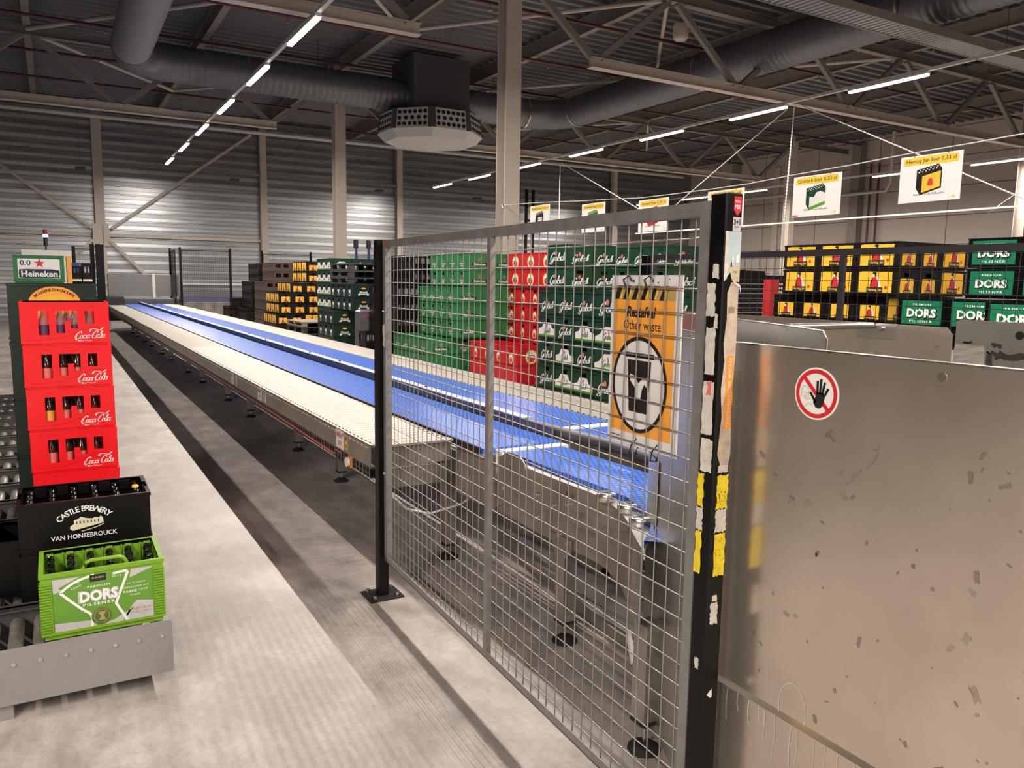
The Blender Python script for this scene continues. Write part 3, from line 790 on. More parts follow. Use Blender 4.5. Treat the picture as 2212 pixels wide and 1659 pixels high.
# ------------------------------------------------------------------ ducts and air unit
def ribduct(mb, p0, p1, r_, pitch=.07, n=28):
    p0 = Vector(p0); p1 = Vector(p1); L = (p1-p0).length; k = int(L/pitch); d = (p1-p0)/k
    path = []; rr = []
    for i in range(k):
        path += [p0+d*i, p0+d*(i+.25), p0+d*(i+.5)]; rr += [r_+.018, r_, r_]
    path.append(p1); rr.append(r_)
    mb.tube(path, rr, n)
ZD = 6.35
r = thing('spiral_duct', 'round spiral air duct crossing the hall, bending towards us at both ends', 'duct', (0, 0, 0))
mb = MB(); ribduct(mb, (2.6, 20.1, ZD), (8.3, 20.1, ZD), .40, .16); mb.build('duct_run', 'duct', r)
mb = MB(); ribduct(mb, (9.8, 20.1, ZD), (12.0, 20.1, ZD), .40, .16); mb.build('duct_run', 'duct', r)
mb = MB(); ribduct(mb, (13.1, 19.0, ZD), (13.1, 2.0, ZD), .40, .14); mb.build('duct_run', 'duct', r)
MB().tube([(12.0, 20.1, ZD), (12.45, 20.04, ZD), (12.82, 19.78, ZD), (13.04, 19.42, ZD), (13.1, 19.0, ZD)], .41, 28).build('duct_elbow', 'duct', r)
MB().tube([(2.6, 20.1, ZD), (2.2, 20.0, ZD), (1.9, 19.75, ZD), (1.75, 19.4, ZD), (1.7, 19.0, ZD)], .41, 28).build('duct_elbow', 'duct', r)
MB().cyl((1.7, 19.0, ZD), (1.75, 9.5, ZD+.35), .40, 32).build('duct_sleeve', 'duct_lt', r)
for p in ((8.2, 20.1), (11.95, 20.1)):
    MB().cyl((p[0], p[1], ZD), (p[0]+.04, p[1], ZD), .425, 28).build('joint_collar', 'zinc', r)
for y in (19.0, 14.0, 9.0):
    MB().cyl((13.1, y, ZD), (13.1, y-.04, ZD), .42, 28).build('joint_collar', 'zinc', r)
for x in (3.5, 6.0, 11): MB().cyl((x, 20.1, ZD+.4), (x, 20.1, ZT), .006, 4).build('hanger_wire', 'blackpaint', r)
cx, cy = 9.05, 20.1
r = thing('air_unit', 'hanging octagonal air diffuser with round nozzles under a dark box', 'air diffuser', (cx, cy, 5.2))
MB().box(-.80,-.75,.74,.80,.75,2.1).build('plenum_box', 'unit', r)
mb = MB(); R0, R1 = 1.02, 1.62
def octo(R_, z): return [Vector((R_*cos(radians(22.5+45*k)), R_*sin(radians(22.5+45*k)), z)) for k in range(8)]
A_, B_, C_, E_ = octo(1.42, .20), octo(1.36, .70), octo(1.22, .0), octo(.9, .80)
for k in range(8):
    j = (k+1) % 8; mb.face([B_[k], B_[j], E_[j], E_[k]])
mb.build('hood', 'unit', r)
mb = MB(); mb.face(list(reversed(C_)))
for k in range(8):
    j = (k+1) % 8; mb.face([C_[k], C_[j], A_[j], A_[k]])
mb.build('bottom_pan', 'unit_lt', r)
for k in range(8):
    j = (k+1) % 8; a, b, c, d = A_[k], A_[j], B_[j], B_[k]
    if ((a+b)/2).y > .9: continue
    q = MB(); m_ = .10; P = lambda u, v, o_=0: (a+(b-a)*u)*(1-v)+(d+(c-d)*u)*v + ((b-a).cross(d-a)).normalized()*o_
    q.face([P(m_,0), P(1-m_,0), P(1-m_,1), P(m_,1)]); s1 = q.build('grille_panel', 'unit_lt', r)
    hb = MB()
    for row, n_ in ((.2, 6), (.5, 5), (.8, 6)):
        for i in range(n_):
            u = .17+.66*(i+(.0 if n_ == 6 else .0))/(n_-1); nrm = (b-a).cross(d-a).normalized(); c0 = P(u, row)
            hb.cyl(c0+nrm*.002, c0+nrm*.012, .052, 10)
    hb.build('nozzles', 'blk', s1)
    f = MB(); f.face([P(0,0), P(m_,0), P(m_,1), P(0,1)]); f.face([P(1-m_,0), P(1,0), P(1,1), P(1-m_,1)]); f.build('corner_strip', 'unit', r)
# corrugated cable tray near the roof at upper right
r = thing('cable_tray', 'wide corrugated tray crossing the roof at upper right', 'cable tray', (0, 8.35, 5.62))
mb = MB(); x = 6.0
while x < 19:
    mb.face([(x,-.22,0),(x+.05,-.22,0),(x+.05,.22,0),(x,.22,0)]); mb.face([(x+.05,-.22,0),(x+.07,-.22,.03),(x+.07,.22,.03),(x+.05,.22,0)])
    mb.face([(x+.07,-.22,.03),(x+.10,-.22,.03),(x+.10,.22,.03),(x+.07,.22,.03)]); mb.face([(x+.10,-.22,.03),(x+.12,-.22,0),(x+.12,.22,0),(x+.10,.22,.03)]); x += .12
mb.build('corrugated_base', 'duct_lt', r)
for s_ in (-1, 1): MB().box(6, s_*.23-.01, -.01, 19, s_*.23+.01, .12).build('side_rail', 'beamdk', r)
for x in (8.2, 11.6, 15.4): MB().cyl((x, -.2, .1), (x, -.2, 1.8), .005, 4).cyl((x, .2, .1), (x, .2, 1.8), .005, 4).build('hanger_rod', 'blackpaint', r)
tag(MB().lathe([(.0,0),(.12,0),(.16,.06),(.16,.3)], (11.4, 12.9, 6.5), 14).build('roof_sensor', 'beam'), 'round beige sensor housing under the roof beside truss web', 'sensor')

# ------------------------------------------------------------------ lamps
def lamp_row(x, ys, where, w_scale=1.0, visible_names=None):
    t = thing('lamp_track', f'thin pale lamp track, {where}', 'lamp track', (x, 0, 5.06), 0, 'lamp tracks')
    MB().box(-.03, min(ys)-1.5, 0, .03, max(ys)+(1.45 if 'near' in where else .8), .05).build('track_rail', 'lampwhite', t)
    y = min(ys)-1
    mb = MB()
    while y < max(ys)+1: mb.cyl((0, y, .05), (0, y, 2.3), .003, 4); y += 4.5
    mb.build('suspension_wire', 'zinc', t)
    for i, y in enumerate(ys):
        if y > 9.5 and x > 0: lab = f'lit strip lamp, {NW2[i] if i < len(NW2) else "next"} visible lamp of the {where}'
        else: lab = f'strip lamp out of view, number {i+1}, {where}'
        f = thing('strip_lamp', lab, 'lamp', (x, y, 5.0), 0, 'strip lamps of the '+where)
        MB().box(-.045, -.75, .02, .045, .75, .06).build('housing', 'lampwhite', f)
        mb = MB(); mb.box(-.035, -.74, -.012, .035, .74, .02); mb.build('diffuser', 'lamp_emit', f)
        ld = bpy.data.lights.new('lamp_light', 'AREA'); ld.shape = 'RECTANGLE'; ld.size = .022; ld.size_y = 1.48; ld.energy = LAMP_W*w_scale; ld.color = LAMP_COL
        lo = bpy.data.objects.new('lamp_light', ld); COL.objects.link(lo); lo.parent = f; lo.location = (0, 0, -.018)
NW2 = ['nearest', 'second', 'third', 'fourth', 'fifth', 'sixth', 'seventh', 'eighth', 'ninth']
rowA = [26.4, 23.4, 20.42, 17.45, 14.52, 11.65][::-1]
lamp_row(3.27, rowA, 'left lamp row')
lamp_row(3.27, [8.7, 5.75, 2.8, -.15, -3.1, -6.05], 'left row near side')
lamp_row(12.6, [8.95, 11.85, 14.8, 17.85, 20.9, 24.0, 26.9], 'middle lamp row')
lamp_row(12.6, [5.95, 2.95, -.05, -3.05, -6.0], 'middle row near side', 1.0)
lamp_row(22.65, [12.5, 15.6, 18.5, 21.4, 24.4, 27.3], 'right lamp row')
lamp_row(-4.5, [-1.5, -4.5, -7.5], 'added fill row behind left', 3.0)  # unseen lamps added to brighten the waste sign, steel panel and crate fronts

# ------------------------------------------------------------------ hanging bars, chains, sign line and signs
XC = 14.2
tag(MB().bar((XC, 7.0, 2.93), (XC, 17.6, 2.93), .03, .03).build('hanging_bar', 'lampwhite'), 'long white bar hung from chains before the right wall', 'bar')
tag(MB().bar((XC, 17.0, 3.45), (XC, 25.5, 3.45), .05, .05).build('hanging_bar', 'offwhite'), 'white bar hung from chains further back', 'bar')
def chain(p, q, lab, rr=.012):
    p = Vector(p); q = Vector(q); n = max(2, int((q-p).length/.07)); mb = MB(); d = (q-p)/n
    for i in range(n):
        mb.cyl(p+d*i, p+d*(i+.62), rr, 5); mb.cyl(p+d*(i+.5), p+d*(i+1), rr*.55, 4, caps=False)
    tag(mb.build('chain', 'chain'), lab, 'chain', 'chains carrying the white bars')
chain((XC, 12.3, 5.4), (XC, 12.4, 2.95), 'vertical chain from near truss to the white bar', .02)
chain((XC, 12.1, 5.4), (XC, 7.2, 2.97), 'slanted chain from near truss down to the right bar end', .016)
chain((XC, 12.5, 5.4), (XC, 17.2, 2.97), 'slanted chain from near truss down to the left bar end', .014)
chain((XC, 21.5, 5.3), (XC, 21.5, 3.47), 'vertical chain from far truss to the rear bar', .02)
chain((XC, 21.4, 5.3), (XC, 17.2, 3.47), 'slanted chain from far truss down rightwards', .018)
chain((24.5, 11.5, 5.3), (20.5, 11.5, 3.4), 'thin chain slanting beside the right column', .01)
tag(MB().cyl((28.3, 24, 4.6), (14.3, 16.5, 2.6), .006, 5).build('guy_wire', 'zinc'), 'thin wire slanting across the right wall', 'wire')
SGX = 6.85
r = thing('sign_line', 'thin white line strung from the middle column carrying the product signs', 'line', (0,0,0))
MB().tube([(SGX, y, z+.03) for y, z in ((12.1,2.82),(11.2,2.785),(10.6,2.755),(9.7,2.70),(9.1,2.675),(8.4,2.635),(7.8,2.63),(7.1,2.63),(6.5,2.635),(5.9,2.665),(5.2,2.685),(4.6,2.715),(4.0,2.73),(3.0,2.77))], .006, 6).build('line_cord', 'offwhite', r)
MB().cyl((SGX+.0, 12.12, 2.80), (SGX, 12.16, 2.86), .03, 8).build('hook', 'zinc', r)
def crate_picture(kind):
    """small drawing of a crate seen from its corner"""
    body = {'h': 'choc', 'g': 'offwhite', 'r': 'amst', 'n': 'hein', 'b': 'blackcr', 'x': 'choc'}[kind]
    sidef = poly((-.10,-.06),(-.065,-.11),(-.065,.035),(-.10,.07)); front = poly((-.065,-.11),(.09,-.07),(.09,.065),(-.065,.035)); top = poly((-.10,.07),(-.065,.035),(.09,.065),(.06,.10))
    return body, sidef, front, top
def product_sign(y0, y1, z0, txt, kind, lab, foot=True):
    wd = y1-y0; hh = .415; r = thing('hanging_sign', lab, 'sign', (SGX, (y0+y1)/2, z0), 0, 'white product signs on the line')
    T = lambda off: (lambda u, v: (-.002-off, -u, v-hh/2))
    MB().box(-.002, -wd/2, -hh, .002, wd/2, 0).build('board', 'white', r)
    a = MB(); a.shape(ragged(-wd*.44, hh*.29, wd*.44, hh*.46, .004, 7, 5), T(.001)); a.build('yellow_banner', 'signyellow', r)
    a = MB(); a.shape(move(textw(txt, wd*.80, hh*.105, bold=.004), 0, hh*.375), T(.002))
    if foot: a.shape(move(textw('Aantal = 70 op DPB pallet', wd*.50), 0, -hh*.34), T(.001))
    a.build('lettering', 'blk', r)
    body, s1, s2, s3 = crate_picture(kind)
    T0 = T; T = lambda off: (lambda u, v: T0(off)(u*1.25, v*1.25-.008))
    a = MB(); a.shape(s3, T(.001)).shape(s1, T(.001)); a.build('crate_drawing_top', {'h': 'choc', 'g': 'grol', 'r': 'amst', 'n': 'hein', 'b': 'blackcr', 'x': 'choc'}[kind], r)
    a = MB(); a.shape(s2, T(.001)); a.build('crate_drawing_front', body, r)
    a = MB()
    if kind == 'h':
        a.shape(poly((-.055,-.095),(.082,-.06),(.082,.05),(-.055,.022)), T(.002)); a.build('drawn_label', 'yellow2', r)
        a = MB(); a.shape(move(duke(.01, -.012, .08)[0]), T(.003)); a.build('drawn_figure', 'redp', r)
    elif kind == 'g':
        a.shape(poly((-.065,-.11),(.09,-.07),(.09,-.045),(-.065,-.085)), T(.002)); a.build('drawn_stripe', 'stripe_green', r)
        a = MB(); a.shape(poly((-.065,.035),(-.065,-.0),(-.02,-.005),(.0,.03),(.04,.04),(.09,.02),(.09,.065)), T(.002)); a.build('drawn_dark_edge', 'grol', r)
    elif kind == 'r':
        a.shape(ring(.01,-.02,.045,.045,.012,16), T(.002)); a.build('drawn_badge', 'yellow', r)
    elif kind == 'b':
        a.shape(join(rect(-.04,-.03,.06,-.01), rect(-.04,-.065,.06,-.045), rect(-.04,.0,.06,.018)), T(.002)); a.build('drawn_gaps', 'offwhite', r)
    a = MB()
    for i in range(6):
        for j in range(3): a.shape(ell(-.082+.026*i+.009*(2-j), .078-.014*j+.004*i, .0065, .0045, 6), T(.002))
    a.build('drawn_bottle_tops', 'offwhite', r)
    T = T0
    a = MB(); a.shape(ell(wd*.40, -hh*.43, .014, .011, 10), T(.001)).shape(ell(wd*.345, -hh*.44, .006, .006, 6), T(.001)); a.build('corner_logo', 'signyellow', r)
    if kind == 'g': a = MB(); a.shape(rrect(-wd*.49, -hh*.485, -wd*.37, -hh*.45, .004), T(.001)); a.build('corner_tag', 'redp', r)
    a = MB()
    for s_ in (-.27, .27): a.tube([(0, s_*wd, -.015), (-.006, s_*wd, .02), (0, s_*wd, .05)], .003, 5)
    a.build('cable_tie', 'blk', r)
product_sign(4.08, 4.66, 2.715, 'Hertog Jan bier 0,33 cl', 'h', 'white hanging sign showing a yellow crate, nearest on the line')
product_sign(5.29, 5.88, 2.665, 'Grolsch bier 0,33 cl', 'g', 'white hanging sign showing a green and white crate')
product_sign(6.57, 7.15, 2.63, '   bier 0,33 cl', 'x', 'white hanging sign mostly hidden behind the black post top')
product_sign(7.85, 8.44, 2.63, 'Amstel bier 0,33 cl', 'r', 'white hanging sign showing a red crate')
product_sign(9.19, 9.76, 2.68, 'Heineken bier 0,33 cl', 'n', 'white hanging sign showing a green crate')
product_sign(10.64, 11.23, 2.76, 'Bavaria bier 0,33 cl', 'b', 'white hanging sign showing a black crate, furthest on the line')

# ------------------------------------------------------------------ conveyors
ZC = .74
def roller_line(nm, x0, x1, y0, y1, lab, near_side):
    r = thing(nm, lab, 'roller conveyor', (0, 0, 0))
    pitch = .060; n = int((y1-y0-.06)/pitch); xs0, xs1 = x0+.018, x1-.018
    base = MB().cyl((xs0, 0, 0), (xs1, 0, 0), .0172, 8, caps=False).mesh('roller', M['roller'])
    rest = MB()
    for i in range(n):
        y = y0+.05+pitch*i
        if i < 100:
            o = bpy.data.objects.new('roller', base); COL.objects.link(o); o.parent = r; o.location = (0, y, ZC-.0215)
        else: rest.cyl((xs0, y, ZC-.0215), (xs1, y, ZC-.0215), .0172, 6, caps=False)
    tag(rest.build('rollers_far', 'roller', r), kind='stuff')
    for x, s_ in ((x0, 1), (x1, -1)):
        mb = MB(); mb.box(min(x, x+.004*s_), y0, ZC-.115, max(x, x+.004*s_), y1, ZC-.012)
        mb.box(min(x, x+.022*s_), y0, ZC-.12, max(x, x+.022*s_), y1, ZC-.115)
        mb.box(min(x, x+.014*s_), y0, ZC-.014, max(x, x+.014*s_), y1, ZC-.010)
        mb.build('side_frame', 'frame_dirty' if s_ > 0 else 'frame', r)
    bx = x0 if near_side else x1; sgn = -1 if near_side else 1
    mb = MB()
    for i in range(min(n, 170)): y = y0+.05+pitch*i; mb.cyl((bx, y, ZC-.03), (bx+sgn*.007, y, ZC-.03), .0085, 6)
    tag(mb.build('axle_bolts', 'zinc', r), kind='stuff')
    mb = MB(); y = y0+.6
    while y < y1: mb.box(x0+.004, y, ZC-.10, x1-.004, y+.04, ZC-.06); y += 1.6
    mb.build('cross_members', 'frame', r)
    return r
YF = 24.4
r1 = roller_line('roller_conveyor', 1.29, 1.705, 3.56, YF, 'long pale roller conveyor nearest the walkway, left of the blue belt', True)
r2 = roller_line('roller_conveyor', 2.75, 3.16, 2.20, YF+.8, 'long pale roller conveyor on the far side beside the crate stacks', False)
MB().box(1.33, 3.535, .62, 1.705, 3.555, .725).build('end_cover', 'frame', r1)
MB().box(1.33, 3.50, .725, 1.705, 3.56, .735).build('end_lip', 'roller', r1)
MB().box(1.40, 3.57, .50, 1.70, 3.63, .60).build('cross_beam', 'frame', r1)
def sticker(par, y, z, w_, h_, m, shs, xx=1.29):
    h_ *= .74
    s_ = MB().box(xx-.0015, y-w_/2, z-h_/2, xx-.0003, y+w_/2, z+h_/2).build('sticker', m, par)
    for sh, mm in shs:
        a = MB(); a.shape(sh, lambda u, v: (xx-.0022, y-u, z+v)); a.build('sticker_print', mm, s_)
for y in (4.03, 5.92, 6.95):
    sticker(r1, y, .675, .125, .135, 'white', [(join(move(textw('EMERGENCY', .10, .026, bold=.02), 0, .022), move(textw('STOP', .05, .026, bold=.02), 0, -.022)), 'redp')])
sticker(r1, 3.925, .675, .045, .10, 'yellow', [(join(move(textw('NOOD', .032, .018, bold=.02), 0, .02), move(textw('STOP', .032, .018, bold=.02), 0, -.02)), 'blk')])
sticker(r1, 5.76, .675, .06, .12, 'white', [(poly((-.01,.05),(.012,.03),(.004,-.05),(-.008,-.02)), 'blk')])
sticker(r1, 6.78, .675, .05, .12, 'white', [(rect(-.012, -.04, .012, .0), 'silverp')])

def belt_line(nm, pts, lab, legs=None):
    pass
bA = thing('belt_conveyor', 'long blue belt conveyor between near rollers and grey guide rail', 'belt conveyor', (0,0,0))
def belt_box(par, x0, x1, y0, y1, nm='belt'):
    mb = MB(); mb.box(x0, y0, ZC-.03, x1, y1, ZC-.004); mb.build(nm, 'belt', par)
belt_box(bA, 1.725, 2.165, 3.22, YF+.9)
MB().box(1.709, 3.24, ZC-.03, 1.722, YF+.9, ZC+.002).build('black_edge_strip', 'black', bA)
MB().box(1.775, 3.2, .43, 1.785, 3.60, .70).box(1.712, 3.2, .70, 1.785, 3.60, .71).build('side_plate', 'frame_dirty', bA)
MB().box(1.80, 3.9, .58, 1.86, YF, .68).build('support_beam', 'frame', bA)

MB().box(1.79, 3.155, ZC-.028, 2.17, 3.215, ZC-.012).build('transfer_plate', 'white', bA)
leg_ys = [3.81, 5.69, 6.91, 8.86, 10.17, 12.09, 13.49, 15.58, 16.97, 18.9, 20.3, 22.2, 23.6]
def leg(par, x, y, ztop=.56, w_=.064, zb=.085):
    l = MB().box(x-w_/2, y-w_/2, zb, x+w_/2, y+w_/2, ztop).build('leg', 'frame', par)
    MB().cyl((x, y, .02), (x, y, zb), .008, 6).build('levelling_screw', 'zinc', l)
    MB().lathe([(.055,0),(.055,.008),(.03,.025),(.012,.03)], (x, y, 0), 12).box(x-w_/2-.002, y-w_/2-.002, zb-.012, x+w_/2+.002, y+w_/2+.002, zb).build('rubber_foot', 'rubber', l)
for y in leg_ys: leg(bA, 1.83, y, .60)
bB = thing('belt_conveyor', 'long pale-blue belt conveyor between guide rail and far rollers', 'belt conveyor', (0,0,0))
belt_box(bB, 2.235, 2.735, 3.58, YF+.9)
MB().box(2.74, 3.5, .5, 2.75, YF+.9, ZC-.006).build('side_plate', 'frame', bB)
MB().box(2.24, 3.50, ZC-.028, 2.735, 3.575, ZC-.012).build('transfer_plate', 'white', bB)
for y in leg_ys[1::2]+[4.5]: leg(bB, 2.70, y, .56)
gd = thing('guide_rail', 'dark grey guide rail dividing the two blue belts', 'guide rail', (0,0,0))
MB().box(2.168, 3.3, ZC-.02, 2.176, YF+1.2, ZC+.048).build('rail_side', 'guide', gd)
MB().box(2.168, 3.6, ZC+.048, 2.228, YF+1.2, ZC+.054).build('rail_top', 'guide_top', gd)
mb = MB(); y = 4.0
while y < YF: mb.cyl((2.20, y, ZC+.054), (2.20, y, ZC+.062), .011, 6); y += .95
mb.build('rail_bolts', 'blk', gd)
MB().tube([(2.20, 3.65, ZC+.02), (2.24, 3.2, ZC+.02), (2.27, 2.9, ZC+.02), (2.24, 2.5, ZC+.02), (2.22, 2.2, ZC+.02)], .028, 8).build('bent_end', 'guide', gd)
for y in (3.0, 2.6): MB().box(2.25, y, .55, 2.28, y+.05, ZC+.0).build('rail_bracket', 'frame_dirty', gd)

# curved transfer at the near end
ct = thing('curve_conveyor', 'short curved blue belt conveyor with steel side plate behind the mesh fence', 'belt conveyor', (0,0,0))
Lc = catmull([(1.828,3.15),(1.83,2.75),(1.835,2.45),(1.825,2.25),(1.775,2.09),(1.68,1.95),(1.56,1.84)], 5)
Rc = catmull([(2.13,3.15),(2.145,2.75),(2.15,2.45),(2.13,2.15),(2.05,1.93),(1.92,1.76),(1.78,1.64)], 5)
mb = MB()
for i in range(len(Lc)-1):
    a, b, c, d = Lc[i], Lc[i+1], Rc[i+1], Rc[i]
    mb.face([(a[0],a[1],.725),(b[0],b[1],.725),(c[0],c[1],.725),(d[0],d[1],.725)]); mb.face([(a[0],a[1],.70),(b[0],b[1],.70),(b[0],b[1],.725),(a[0],a[1],.725)])
mb.build('belt', 'belt', ct)
Po = catmull([(1.795,3.2),(1.792,2.75),(1.80,2.41),(1.767,2.264),(1.704,2.11),(1.625,1.972),(1.541,1.819)], 5)
Pi = catmull([(1.825,3.2),(1.827,2.75),(1.83,2.43),(1.82,2.25),(1.77,2.08),(1.68,1.94),(1.55,1.825)], 5)
mb = MB()
for i in range(len(Po)-1): mb.face([(*Po[i],.43),(*Po[i+1],.43),(*Po[i+1],.70),(*Po[i],.70)], True)
mb.build('side_plate', 'frame_dirty', ct)
mb = MB()
for i in range(len(Po)-1): mb.face([(*Po[i],.70),(*Po[i+1],.70),(*Pi[i+1],.70),(*Pi[i],.70)])
mb.build('top_flange', 'guide_top', ct)
for (x, y) in ((1.785,2.335),(1.762,2.175),(1.70,2.03)):
    k = MB().lathe([(.036,0),(.038,.004),(.038,.026),(.034,.03),(.0,.03)], (x, y, .702), 18).build('guide_disc', 'zinc', ct)
    MB().box(x-.03, y-.002, .7325, x+.03, y+.002, .7335).build('disc_slot', 'black', k)
mb = MB(); mb.slab([(3.225,.50),(3.17,.70),(3.155,.71),(3.10,.74),(2.99,.745),(2.945,.715),(2.93,.67),(2.96,.665),(3.02,.64),(3.02,.53),(3.2,.45)], lambda u, v: (1.788, u, v), lambda u, v: (1.793, u, v)); mb.build('corner_bracket', 'frame_dirty', ct)
mb = MB()
for (y, z) in ((3.13,.66),(3.13,.56),(3.06,.69),(2.83,.60),(2.70,.585),(2.83,.50),(2.60,.615),(2.66,.47),(2.60,.445)): mb.cyl((1.795, y, z), (1.785, y, z), .0095, 6)
mb.build('bolts', 'zinc', ct)
mb = MB(); mb.slab([(2.73,.47),(2.56,.47),(2.56,.42),(2.60,.385),(2.68,.385),(2.70,.42)], lambda u, v: (1.786, u, v), lambda u, v: (1.792, u, v)); mb.build('leg_bracket', 'frame', ct)
mb = MB(); mb.shape(rect(2.505,.585,2.53,.60), lambda u, v: (1.788, u, v)); mb.shape(ell(2.62,.655,.010,.014,8), lambda u, v: (1.789, u, v)); mb.shape(ell(2.58,.655,.010,.014,8), lambda u, v: (1.789, u, v)); mb.shape(ell(2.45,.535,.03,.007,8), lambda u, v: (1.792, u, v)); mb.build('stain_marks', 'stain', ct)
leg(ct, 1.82, 2.64, .44, .065, .10)
leg(ct, 1.61, 1.86, .44, .065, .11)
for (y, z) in ((2.01,.44),(2.0,.24)): MB().bar((1.70, y+.07, z+.06), (1.67, y, z-.02), .012, .03).build('hinge_strap', 'white', ct)
b2 = thing('belt_conveyor', 'short dark-blue belt section glimpsed beyond the bent rail', 'belt conveyor', (0,0,0))
MB().box(2.30, 2.18, ZC-.03, 2.72, 3.47, ZC-.01).build('belt', 'belt', b2)
MB().box(2.285, 2.18, .42, 2.295, 3.47, ZC-.0).build('side_plate', 'frame', b2)
for y in (2.3, 3.2): leg(b2, 2.5, y, .70)
# low rail on floor, cable basket, cord, switch
tag(MB().bar((2.22, 3.9, .035), (1.95, 2.1, .035), .05, .06).build('floor_rail', 'frame'), 'pale steel rail lying on the floor under the curved conveyor', 'rail')
tr = thing('cable_basket', 'wire cable basket hung below the conveyor, full of grey cables', 'cable tray', (0,0,0))
mb = MB()
def bx(y): return 2.04 if y > 3.3 else 2.04-.02*(3.3-y)
for dx, dz in ((-.08,0),(-.04,0),(0,0),(.04,0),(.08,0),(-.1,.03),(-.1,.07),(.1,.03),(.1,.07)):
    mb.tube([(2.04+dx, 16, .36+dz), (2.04+dx, 3.3, .36+dz), (2.0+dx, 1.9, .36+dz)], .0022, 4)
y = 1.9
while y < 9: mb.tube([(bx(y)-.1, y, .43), (bx(y)-.1, y, .36), (bx(y)+.1, y, .36), (bx(y)+.1, y, .43)], .0022, 4, False); y += .1
tag(mb.build('wire_basket', 'zinc', tr), kind='stuff')
mb = MB(); R = random.Random(3)
for k in range(6):
    x = 1.97+.025*k; mb.tube([(x+R.uniform(-.02,.02), 1.9+i*.55, .375+R.uniform(0,.02)) for i in range(16)], .007+.003*(k % 2), 5)
mb.build('cables', 'grey_plate', tr)
for y in (2.2, 3.5, 5.0, 7.0): MB().bar((2.04, y, .36), (2.04, y, .70), .01, .01).build('hanger', 'zinc', tr)
tag(MB().tube([(1.30, 15, .60), (1.285, 9, .60), (1.285, 5.4, .595), (1.28, 4.32, .585), (1.285, 4.12, .58)], .0045, 6).build('emergency_cord', 'pinkp'), 'thin red emergency pull cord along the near conveyor', 'cord')
mb = MB(); y = 4.4
r = thing('cable_basket', 'narrow wire duct hung right under the near conveyor edge', 'cable tray', (0,0,0))
mb = MB()
for dx, dz in ((0,0),(0,.03),(0,.06),(.05,0),(.05,.06)): mb.cyl((1.30+dx, 3.6, .55+dz), (1.30+dx, YF, .55+dz), .0018, 4)
y = 3.6
while y < 9: mb.tube([(1.30, y, .62), (1.30, y, .55), (1.35, y, .55), (1.35, y, .62)], .0018, 4, False); y += .05
mb.build('wire_duct', 'frame', r)
MB().box(1.303, 3.6, .555, 1.345, YF, .60).build('cable_bundle', 'blackpaint', r)
r = thing('pull_switch', 'orange and black pull-cord switch box under the near conveyor', 'switch', (1.32, 3.91, .58))
MB().bbox(-.025, -.04, -.03, .025, .01, .03, .004).build('switch_body', 'orange2', r); MB().bbox(-.027, .01, -.028, .023, .06, .028, .004).build('switch_cover', 'black', r)
MB().cyl((0,.06,0), (0,.10,.0), .010, 8).build('cable_gland', 'offwhite', r); MB().cyl((0,.10,0), (-.035,.19,.03), .005, 6).build('turnbuckle', 'zinc', r); MB().cyl((-.03,-.02,0), (-.045,-.02,0), .025, 12).build('reset_knob', 'white', r)
tag(MB().tube([(1.335, 3.82, .57), (1.36, 3.76, .52), (1.42, 3.68, .46), (1.5, 3.62, .37), (1.6, 3.55, .35), (1.8, 3.6, .36), (1.95, 3.7, .38)], .006, 6).build('white_cable', 'offwhite'), 'white cable drooping from the pull-cord switch', 'cable')

# ------------------------------------------------------------------ near mesh fence
fa = math.atan(.0395)                                  # fence leans from the building axis by this angle
FX, FY = 1.19+.0395*1.27, 1.27
def make_panel(nm, lab, x, y, rz, L_, z0, z1, mull, thick=.03, pitch=.05, vp=.0555, m='fence', wr=.0019, jit=.0018, group=None):
    r = thing(nm, lab, 'fence panel', (x, y, 0), rz, group); t = thick
    MB().box(-t/2, 0, z1-t, t/2, L_, z1).build('top_rail', m, r)
    MB().box(-t/2, 0, z0, t/2, L_, z0+.006).box(-t/2, 0, z0, -t/2+.004, L_, z0+t).build('bottom_rail', m, r)
    for yy in (0, L_-t): MB().box(-t/2, yy, z0, t/2, yy+t, z1-t).build('stile', m, r)
    for yy in mull: MB().box(-t/2-.001, yy, z0+.006, t/2-.012, yy+t*.9, z1-t).build('mullion', m, r)
    R = random.Random(5); mb = MB(); z = z0+t+.015
    while z < z1-t:
        k = int(L_/.22); P = [(.004, t+(L_-2*t)*i/k, z+R.uniform(-jit, jit)) for i in range(k+1)]
        mb.tube(P, wr, 5); z += vp
    yy = t+.03
    while yy < L_-t:
        P = [(.0005+R.uniform(-.0005,.0005), yy+R.uniform(-jit, jit), z0+.004+(z1-z0-.01)*i/5) for i in range(6)]
        mb.tube(P, wr, 5); yy += pitch
    mb.build('wire_mesh', 'wire' if m == 'fence' else m, r)
    return r
fp = make_panel('mesh_fence_panel', 'large grey framed wire mesh panel in the foreground', FX, FY, -fa, 2.165, .19, 1.70, (1.055,))
for z in (1.38, .62):
    MB().cyl((-.016, 2.15, z), (-.024, 2.15, z), .007, 6).build('clamp_bolt', 'zinc', fp)
MB().box(-.0158, 2.115, 1.67, -.0152, 2.15, 1.70).build('rust_patch', mat('rust', (.28, .10, .04), .8), fp)
a = MB(); a.shape(ragged(-.018, -.05, .014, .05, .006, 5, 9), lambda u, v: (-.0158, 2.15-u, 1.27+v)); a.build('torn_sticker', 'paper', fp)
